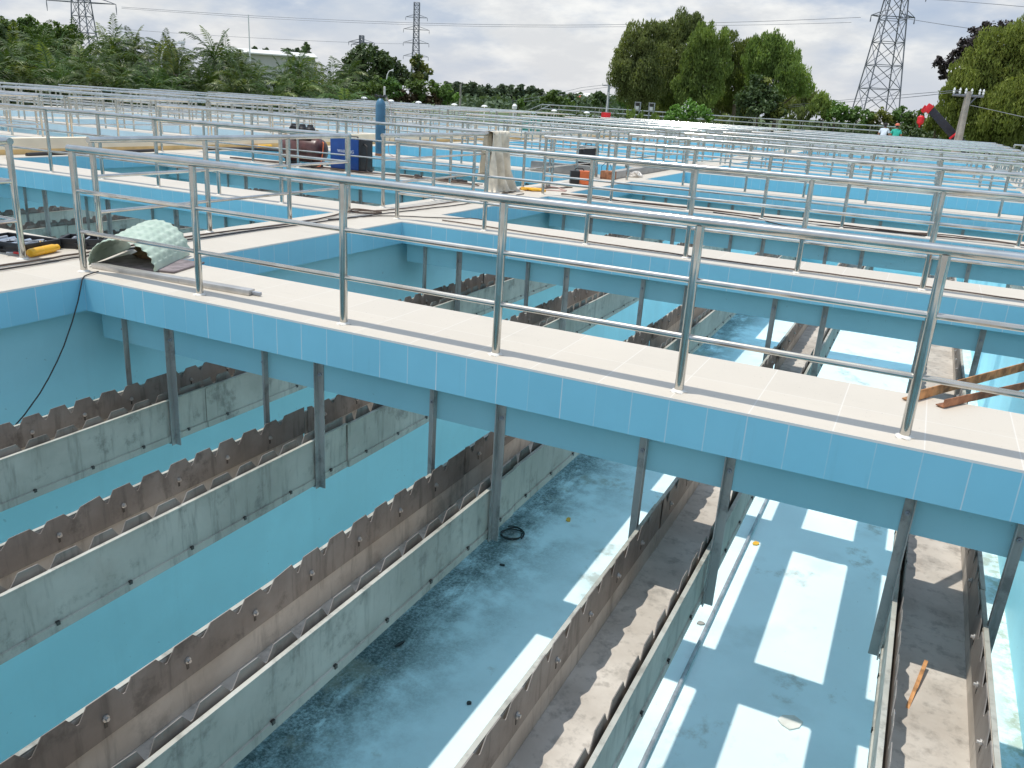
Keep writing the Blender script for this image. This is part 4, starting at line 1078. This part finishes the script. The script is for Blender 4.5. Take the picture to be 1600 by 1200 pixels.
for i, (px, py, D, s, row) in enumerate(sorted(palms)):
    cnt[row] = cnt.get(row, 0)+1
    p = far(px, py, D); n = cnt[row]
    o = thing('palm_tree', 'feathery green palm, %s from the left %s' % (ORD[n-1], {'back': 'in the back palm row', 'middle': 'in the middle palm row', 'front': 'in the front palm row', 'tall': 'of the tall palms above the rows'}[row]), 'palm tree', (p.x, p.y, GZ), rnd.uniform(0, 6.28), 'palms beyond the pale basins')
    h = max(.5, p.z-GZ); c = link('crown', PC[i % 4], o, (0, 0, h)); c.scale = (s, s, s); c.rotation_euler = (rnd.uniform(-.12, .12), rnd.uniform(-.12, .12), rnd.uniform(0, 6.28))
    tk = link('trunk', PTR, o); tk.scale = (1, 1, h)
mb = MB(); rnd2 = random.Random(24)
for i in range(150):
    x = rnd2.uniform(-120, 600); D = rnd2.uniform(60, 74); c = far(x, 128+(x*.062)+rnd2.uniform(-22, 6), D); leaf_quads(mb, c, Vector((1.3, 1.3, 1.0)), 45, .38, rnd2, .3)
o = mb.build('undergrowth', 'dark_leaf', smooth=0, recalc=False); o['kind'] = 'stuff'; o['label'] = 'dark undergrowth between and behind the palms'; o['category'] = 'undergrowth'
# rubber trees peeking over the palms
tree('broadleaf_tree', 'pale crowned broadleaf tree behind the palms at the left edge', [(-20, 56, 24), (10, 44, 15), (-4, 38, 12), (16, 62, 22), (-10, 78, 24)], 92, 'bush_leaf', .38, 50, 51)
tree('broadleaf_tree', 'broadleaf tree with bumpy crown behind the palms, second from the left edge', [(36, 40, 12), (48, 36, 11), (58, 44, 12), (44, 56, 18), (60, 62, 16), (40, 72, 20)], 93, 'bush_leaf', .38, 50, 56)
tree('broadleaf_tree', 'broadleaf tree peeping over the palms left of the cropped pylon', [(76, 48, 11), (92, 44, 9), (108, 50, 11), (84, 62, 17), (104, 66, 16), (120, 60, 9)], 95, 'bush_leaf', .38, 50, 52)
tree('broadleaf_tree', 'small dark tree above the warehouse roof, rounder one', [(479, 80, 8), (480, 72, 5), (476, 88, 9)], 165, 'dark_leaf', .6, 30, 53)
tree('broadleaf_tree', 'low tree top above the middle of the warehouse roof', [(452, 82, 7), (462, 80, 6), (440, 84, 5)], 185, 'far_leaf', .6, 30, 54)
tree('broadleaf_tree', 'tiny tree top above the left end of the warehouse roof', [(398, 78, 5), (414, 79, 5)], 185, 'dark_leaf', .6, 30, 55)
# dark trees left of the middle
tree('conifer_tree', 'dark feathery tree at the right end of the palms, leftmost of the dark group', [(555, 96, 20), (548, 112, 22), (570, 88, 18), (565, 118, 24)], 74, 'dark_leaf', .32, 60, 61)
tree('conifer_tree', 'dark feathery tree crowned highest in the dark group', [(580, 84, 15), (597, 92, 17), (588, 104, 24), (600, 116, 24)], 76, 'dark_leaf', .32, 60, 62)
tree('conifer_tree', 'dark tree sloping down at the right of the dark group', [(610, 100, 13), (622, 106, 14), (628, 118, 16), (614, 122, 20), (640, 124, 14)], 78, 'dark_leaf', .32, 60, 63)
tree('broadleaf_tree', 'pale leaved pointed tree standing before the distant pylon', [(654, 90, 7), (650, 100, 10), (661, 104, 10), (652, 114, 13), (664, 117, 12), (656, 128, 14)], 66, 'yellow_leaf', .34, 60, 64, mats2='dark_leaf')
for i, (bl, mt, lab) in enumerate((
    ([(575, 140, 16), (560, 148, 16), (590, 132, 14)], 'bush_leaf', 'broad green bush at the end of the palm rows'),
    ([(612, 132, 16), (600, 142, 16), (622, 144, 15)], 'bush_leaf', 'green bush under the small street lamp'),
    ([(655, 138, 14), (640, 134, 12), (672, 136, 13), (660, 148, 14)], 'bush_leaf', 'large leaved green bush below the pale pointed tree'),
    ([(690, 138, 13), (700, 146, 13), (684, 150, 13)], 'bush_leaf', 'large leaved bush sloping down before the distant woods'),
    ([(704, 156, 9), (694, 158, 9), (712, 152, 7)], 'bright_leaf', 'bright green bush at the right foot of the hedge'),
    ([(630, 152, 13), (618, 158, 10), (644, 152, 13), (655, 158, 10)], 'red_leaf', 'reddish brown hedge shrub behind the gas cylinder, left half'),
    ([(672, 155, 11), (684, 160, 9), (662, 160, 9)], 'red_leaf', 'reddish brown hedge shrub, right half near the bright bush'))):
    tree('bush', lab, bl, 60, mt, .26, 95, 70+i, 'bush')
# distant woods
rnd = random.Random(8); k = 0; fw = []
x = 700
while x < 985:
    top = 131+max(0, (x-760))*.12+rnd.uniform(-4, 4) if x < 880 else 150+rnd.uniform(-3, 3)
    fw.append((x, top)); x += rnd.uniform(13, 19)
for i, (x, top) in enumerate(fw):
    tree('broadleaf_tree', 'hazy green tree in the distant woods, %s from the left' % ORD[i], [(x, top+7, 9), (x-6, top+15, 10), (x+6, top+17, 10), (x, top+26, 11)], 205+rnd.uniform(-12, 12), 'far_leaf', 1.0, 9, 100+i, group='trees of the distant woods')
mb = MB(); rnd = random.Random(12)
for i in range(110):
    x = rnd.uniform(690, 1010); D = rnd.uniform(170, 300); c = far(x, 168-(D-170)*.045+rnd.uniform(-3, 3), D); leaf_quads(mb, c, Vector((4, 4, 2.6)), 55, 1.3, rnd, .4)
o = mb.build('undergrowth', 'far_leaf', smooth=0, recalc=False); o['kind'] = 'stuff'; o['label'] = 'hazy undergrowth of the distant woods'; o['category'] = 'woods'
mb = MB(); rnd = random.Random(14)
for i in range(150):
    x = rnd.uniform(820, 1640); D = rnd.uniform(63, 72); c = far(x, 190+(x-830)*.04+rnd.uniform(-8, 3), D); leaf_quads(mb, c, Vector((1.0, 1.0, .75)), 60, .34, rnd, .3)
o = mb.build('undergrowth', 'dark_leaf', smooth=0, recalc=False); o['kind'] = 'stuff'; o['label'] = 'dark tangled undergrowth behind the raised walkway'; o['category'] = 'undergrowth'
for i, (bl, lab) in enumerate((([(862, 150, 10), (852, 158, 9), (872, 157, 9)], 'rounded green tree left of the red-roofed house'), ([(812, 160, 7), (806, 166, 7)], 'light green small tree above the white bollard'),
    ([(938, 150, 8), (930, 158, 9), (946, 157, 8)], 'dark green tree just left of the grey utility pole'), ([(972, 158, 8), (980, 165, 8)], 'small dark tree right of the grey utility pole'), ([(884, 160, 6), (894, 164, 6)], 'grey green tree before the red-roofed house'))):
    tree('broadleaf_tree', lab, bl, 120, 'bush_leaf' if i != 2 else 'dark_leaf', .55, 34, 130+i)
# tall acacias
T = tree
T('acacia_tree', 'tall brownish acacia, leftmost of the tall group', [(1000, 66, 26), (985, 88, 26), (1008, 48, 18), (1030, 52, 16), (976, 116, 24), (1000, 112, 32), (985, 145, 26), (1012, 150, 28), (970, 92, 14)], 78, 'acacia_leaf', .24, 120, 201)
T('acacia_tree', 'tallest acacia in the middle of the tall group', [(1060, 44, 24), (1042, 62, 26), (1080, 48, 20), (1060, 80, 34), (1035, 100, 30), (1060, 125, 34), (1040, 148, 28)], 82, 'acacia_leaf', .24, 120, 202)
T('acacia_tree', 'fresh green acacia in front of the tallest one', [(1106, 58, 20), (1092, 76, 26), (1118, 82, 22), (1084, 108, 26), (1110, 112, 28), (1072, 138, 26), (1100, 142, 28), (1128, 58, 13)], 76, 'acacia_green', .24, 120, 203)
T('acacia_tree', 'thin crowned acacia with sky gaps right of the fresh green one', [(1136, 60, 16), (1134, 88, 20), (1152, 104, 20), (1142, 132, 26), (1164, 80, 18), (1164, 128, 24)], 84, 'acacia_green', .24, 100, 204)
T('acacia_tree', 'broad acacia at the right of the tall group', [(1204, 68, 17), (1190, 84, 20), (1220, 78, 18), (1236, 96, 20), (1210, 104, 28), (1250, 118, 20), (1230, 128, 28), (1192, 118, 24), (1258, 138, 16), (1176, 72, 13), (1180, 98, 18)], 80, 'acacia_green', .24, 120, 205)
T('acacia_tree', 'lower acacia filling the foot of the tall group', [(1010, 172, 20), (1040, 170, 22), (1125, 160, 22), (1150, 165, 20), (1235, 158, 24), (1262, 160, 16)], 86, 'acacia_leaf', .26, 100, 206)
T('magnolia_tree', 'dark glossy round tree with yellowish top below the tall acacias', [(1186, 134, 18), (1170, 150, 20), (1202, 150, 20), (1186, 162, 24), (1160, 172, 16), (1210, 174, 18)], 64, 'dark_leaf', .30, 85, 207, mats2='yellow_leaf')
T('bush', 'bright green creeper covered bush before the tall acacias', [(1075, 168, 14), (1060, 176, 14), (1092, 174, 13), (1108, 181, 10), (1078, 184, 14), (1048, 184, 10)], 60, 'bright_leaf', .26, 100, 208, 'bush')
T('bush', 'small green bush between the valve stands and bright creeper bush', [(1002, 182, 9), (1024, 184, 8), (985, 180, 9)], 60, 'acacia_green', .26, 90, 209, 'bush')
for i, (bl, mt, lab) in enumerate((
    ([(1284, 158, 16), (1276, 170, 16), (1296, 170, 15)], 'acacia_green', 'upright green bush left of the huge pylon'),
    ([(1310, 168, 14), (1300, 180, 14), (1322, 178, 14)], 'bright_leaf', 'creeper covered green bush before the huge pylon'),
    ([(1340, 178, 13), (1352, 184, 12), (1332, 188, 11)], 'bush_leaf', 'round bush directly under the huge pylon'),
    ([(1376, 178, 12), (1366, 188, 12), (1388, 186, 12)], 'yellow_leaf', 'yellowish leaved bush behind the two workers'),
    ([(1404, 178, 12), (1414, 186, 13), (1398, 190, 10)], 'bush_leaf', 'green bush right of the two workers'),
    ([(1432, 182, 14), (1424, 194, 13), (1444, 196, 13)], 'bush_leaf', 'dark green bush behind the red hook block'),
    ([(1130, 186, 9), (1150, 188, 9), (1230, 188, 11), (1255, 184, 13)], 'acacia_leaf', 'low dull bush along the raised walkway'))):
    tree('bush', lab, bl, 66, mt, .26, 95, 220+i, 'bush')
T('acacia_tree', 'large olive tree at the right edge behind the concrete pole', [(1560, 78, 30), (1592, 66, 28), (1530, 104, 28), (1512, 122, 26), (1566, 118, 40), (1606, 110, 36), (1500, 150, 24), (1536, 152, 36), (1584, 160, 40), (1488, 176, 20), (1620, 160, 40), (1620, 60, 30), (1548, 190, 34), (1510, 192, 24), (1596, 200, 34)], 56, 'acacia_olive', .19, 190, 230)
T('acacia_tree', 'olive green lower tree behind the crane boom', [(1470, 178, 18), (1458, 190, 16), (1480, 198, 18), (1476, 150, 12)], 60, 'acacia_olive', .20, 170, 231)
T('teak_tree', 'dark purplish tree rising behind the olive tree at the right', [(1492, 92, 15), (1478, 100, 12), (1466, 98, 9), (1510, 70, 16), (1530, 56, 17), (1548, 44, 13), (1520, 84, 20), (1570, 44, 12), (1476, 116, 9), (1496, 118, 14)], 66, 'purple_leaf', .27, 110, 232)

# ------------------------------------------------------------------ sky and sun
TR = Vector((.268, .102, -1)).normalized(); S = -TR
w = bpy.data.worlds.new('World'); scene.world = w; w.use_nodes = True
t = NT(w); bg = w.node_tree.nodes['Background']
sky = t.add('ShaderNodeTexSky', sky_type='NISHITA', sun_disc=False); sky.sun_elevation = math.asin(S.z); sky.sun_rotation = math.atan2(S.x, S.y)
sky.air_density = 1.0; sky.dust_density = 1.5; sky.ozone_density = 1.0
dirn = t.add('ShaderNodeTexCoord').outputs['Generated']; s = xyz(t, dirn)
den = t.math('MAXIMUM', t.math('ADD', s[2], .32), .05)
cb = t.add('ShaderNodeCombineXYZ'); t.link(t.math('DIVIDE', s[0], den), cb.inputs[0]); t.link(t.math('DIVIDE', s[1], den), cb.inputs[1]); t.link(t.math('MULTIPLY', s[2], 2.2), cb.inputs[2])
n1 = t.noise(cb.outputs[0], 1.5, 10, .55); n2 = t.noise(cb.outputs[0], 4.2, 9, .6)
puff = t.ramp(n1, .44, .58); fine_ = t.ramp(n2, .36, .66)
grey = t.mix(t.ramp(t.noise(cb.outputs[0], 2.3, 8, .55), .35, .65), (4.4, 5.3, 6.9), (6.3, 6.8, 7.6))
white = t.mix(fine_, (7.6, 7.7, 7.9), (10.2, 10.1, 9.8))
cloud = t.mix(puff, grey, white)
col = t.mix(.86, sky.outputs[0], cloud)
hz = t.ramp(s[2], .0, .10)
col = t.mix(t.math('MULTIPLY', t.math('SUBTRACT', 1.0, hz), .55), col, (6.9, 7.05, 7.4))
zen = t.ramp(s[2], .22, .62)
col = t.mix(t.math('MULTIPLY', zen, .75), col, (4.7, 6.6, 9.4))
t.link(col, bg.inputs['Color']); bg.inputs['Strength'].default_value = .105
sl = bpy.data.lights.new('sun', 'SUN'); sl.energy = 3.5; sl.angle = R(.53); sl.color = (1.0, .955, .88)
so = bpy.data.objects.new('sun', sl); COL.objects.link(so); so.rotation_euler = TR.to_track_quat('-Z', 'Y').to_euler()
vs = scene.view_settings; scene.display_settings.display_device = 'sRGB'
vs.view_transform = 'Standard'; vs.look = 'None'; vs.exposure = 0; vs.gamma = 1
scene.cycles.max_bounces = 10; scene.cycles.diffuse_bounces = 5; scene.cycles.glossy_bounces = 4; scene.cycles.transmission_bounces = 4
scene.cycles.use_denoising = True
scene.cycles.sample_clamp_indirect = 6
